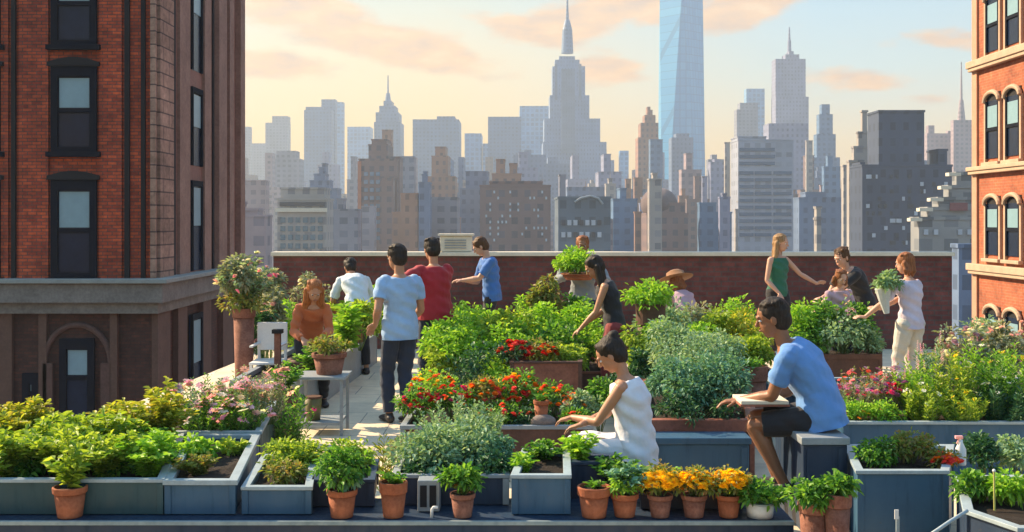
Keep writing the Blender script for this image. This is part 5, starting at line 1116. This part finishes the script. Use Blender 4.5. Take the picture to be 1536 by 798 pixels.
person('woman with long blond hair in a dark green top gesturing beside the parapet', XP(1166,15.9), 15.9, 0, -55, 1.82, True, lean=2, shirt=GRN, sleeve=0, hem=.08, pants=BLK, leg=1.9, hands=((.30,.50,1.08),(.20,-.18,.95)), hdir=((.2,1,.2),(.6,0,-.8)), poles=((-.3,.5,-1),(-.6,-.5,-.5)), head=(8,25), skin='light', haircol='blond', hair='long')
person('man in a black T-shirt bending forward with dark trousers, between the two women', XP(1296,14.6), 14.6, 0, 196, 1.82, ph=.90, lean=34, curve=1.25, shirt=BLK, sleeve=.7, hem=.10, pants=BLK, leg=1.95, feet=((-.05,.12,0),(-.25,-.10,0)), hands=((.85,.12,.90),(.52,-.26,.80)), hdir=((1,0,-.2),(.9,0,-.4)), head=(20,20), skin='light', haircol='brown')
person('brown-haired child in a mauve top standing before the man in black', XP(1257,13.5), 13.5, 0, -80, 1.42, True, lean=4, shirt=MAUV, sleeve=.7, pants=NAVYC, leg=1.9, hands=((.2,.15,.75),(.2,-.15,.75)), head=(22,0), skin='light', haircol='chestnut', hair='bob')
person('woman in a lilac T-shirt and white trousers with auburn bob, seen from behind', XP(1366,12.1), 12.1, 0, 118, 1.66, True, lean=4, shirt=LIL, sleeve=.9, hem=.10, pants=SAND, leg=1.9, hands=((.26,.46,.90),(.25,.30,.97)), hdir=((.4,1,.1),(.4,1,.2)), poles=((-.2,.4,-1),(-.6,-.5,-.5)), head=(10,22), skin='light', haircol='chestnut', hair='bob')
hp_, hj = person('crouching person in a mauve top and brown wide-brimmed hat behind the blue-green shrubs', XP(1036,14.4), 14.4, 0, 115, 1.62, True, lean=38, shirt=MAUV, sleeve=.8, pants=BLK, leg=1.9, ph=.66, feet=((.15,.14,0),(.0,-.14,0)), hands=((.5,.15,.55),(.5,-.15,.55)), head=(20,0), skin='tan', haircol='chestnut', hair='bob')
hc = hj['HC']+hj['hu']*.055-hj['hf']*.02; hM = Matrix((hj['hf'], hj['hl'], hj['hu'])).transposed()
def hatmesh(prof, nm, m):
    mb = MB().lathe((0,0,0), prof, 28); mb.v = [tuple(hc+hM@Vector(v)) for v in mb.v]; return mb.build(nm, m, hp_, True)
ht = hatmesh([(.001,-.004),(.23,-.012),(.235,-.006),(.13,.012),(.118,.075),(.07,.10),(.001,.105)], 'sun_hat', cloth('brown_straw', (.26,.12,.05))); 
# things held
bk = thing('book', W(1152,607,7.22), 'open pale book or tray on the lap of the seated man in blue', 'book')
bx1, bx2 = XP(1113,7.2), XP(1188,7.2); bz_ = PZ(612,7.2)
MB().box(bx1,bx2,7.25,7.55,bz_,bz_+.012).build('cover', WOODR, bk, bevel=.002); MB().box(bx1+.006,bx2-.006,7.256,7.544,bz_+.013,bz_+.036).build('pages', CREAM, bk, bevel=.003)
bq = thing('paper_bouquet', W(1328,460,12.0), 'bunch of leaves wrapped in white paper held by the woman in lilac', 'bouquet')
bc = Vector((XP(1330,11.95), 11.95, PZ(470,11.95)))
OFFP = plain('off_white_paper', (.55,.58,.55), .8, .1, 8, .3)
MB().loft([bc, bc+Vector((-.03,0,.15)), bc+Vector((-.04,0,.27))], [.03,.06,.09], (1,0,0), 12, .1).build('paper_wrap', OFFP, bq, False)
bq.location = bc; bq.children[0].location = (0,0,0)
for ch_ in bq.children:
    off = Vector(bc)-W(1328,460,12.0)
    for v in ch_.data.vertices: v.co -= off
grow(bq, .18, .14, .30, 'bush', 'sage', 500, .06)

# ------------------------------------------------------------------ air
hz_ = MB().box(-1100,1100,-60,1500,GZ-1,292).build('haze', None); hz_.data.materials.clear()
hm_ = bpy.data.materials.new('haze_air'); hm_.use_nodes = True; nh = hm_.node_tree; nh.nodes.clear()
ho = nh.nodes.new('ShaderNodeOutputMaterial'); pvv = nh.nodes.new('ShaderNodeVolumePrincipled'); pvv.inputs['Color'].default_value = (.74,.86,1,1); pvv.inputs['Density'].default_value = .00043; pvv.inputs['Anisotropy'].default_value = .2
L_(nh, pvv.outputs[0], ho.inputs['Volume']); hz_.data.materials.append(hm_); tag(hz_, kind='stuff')
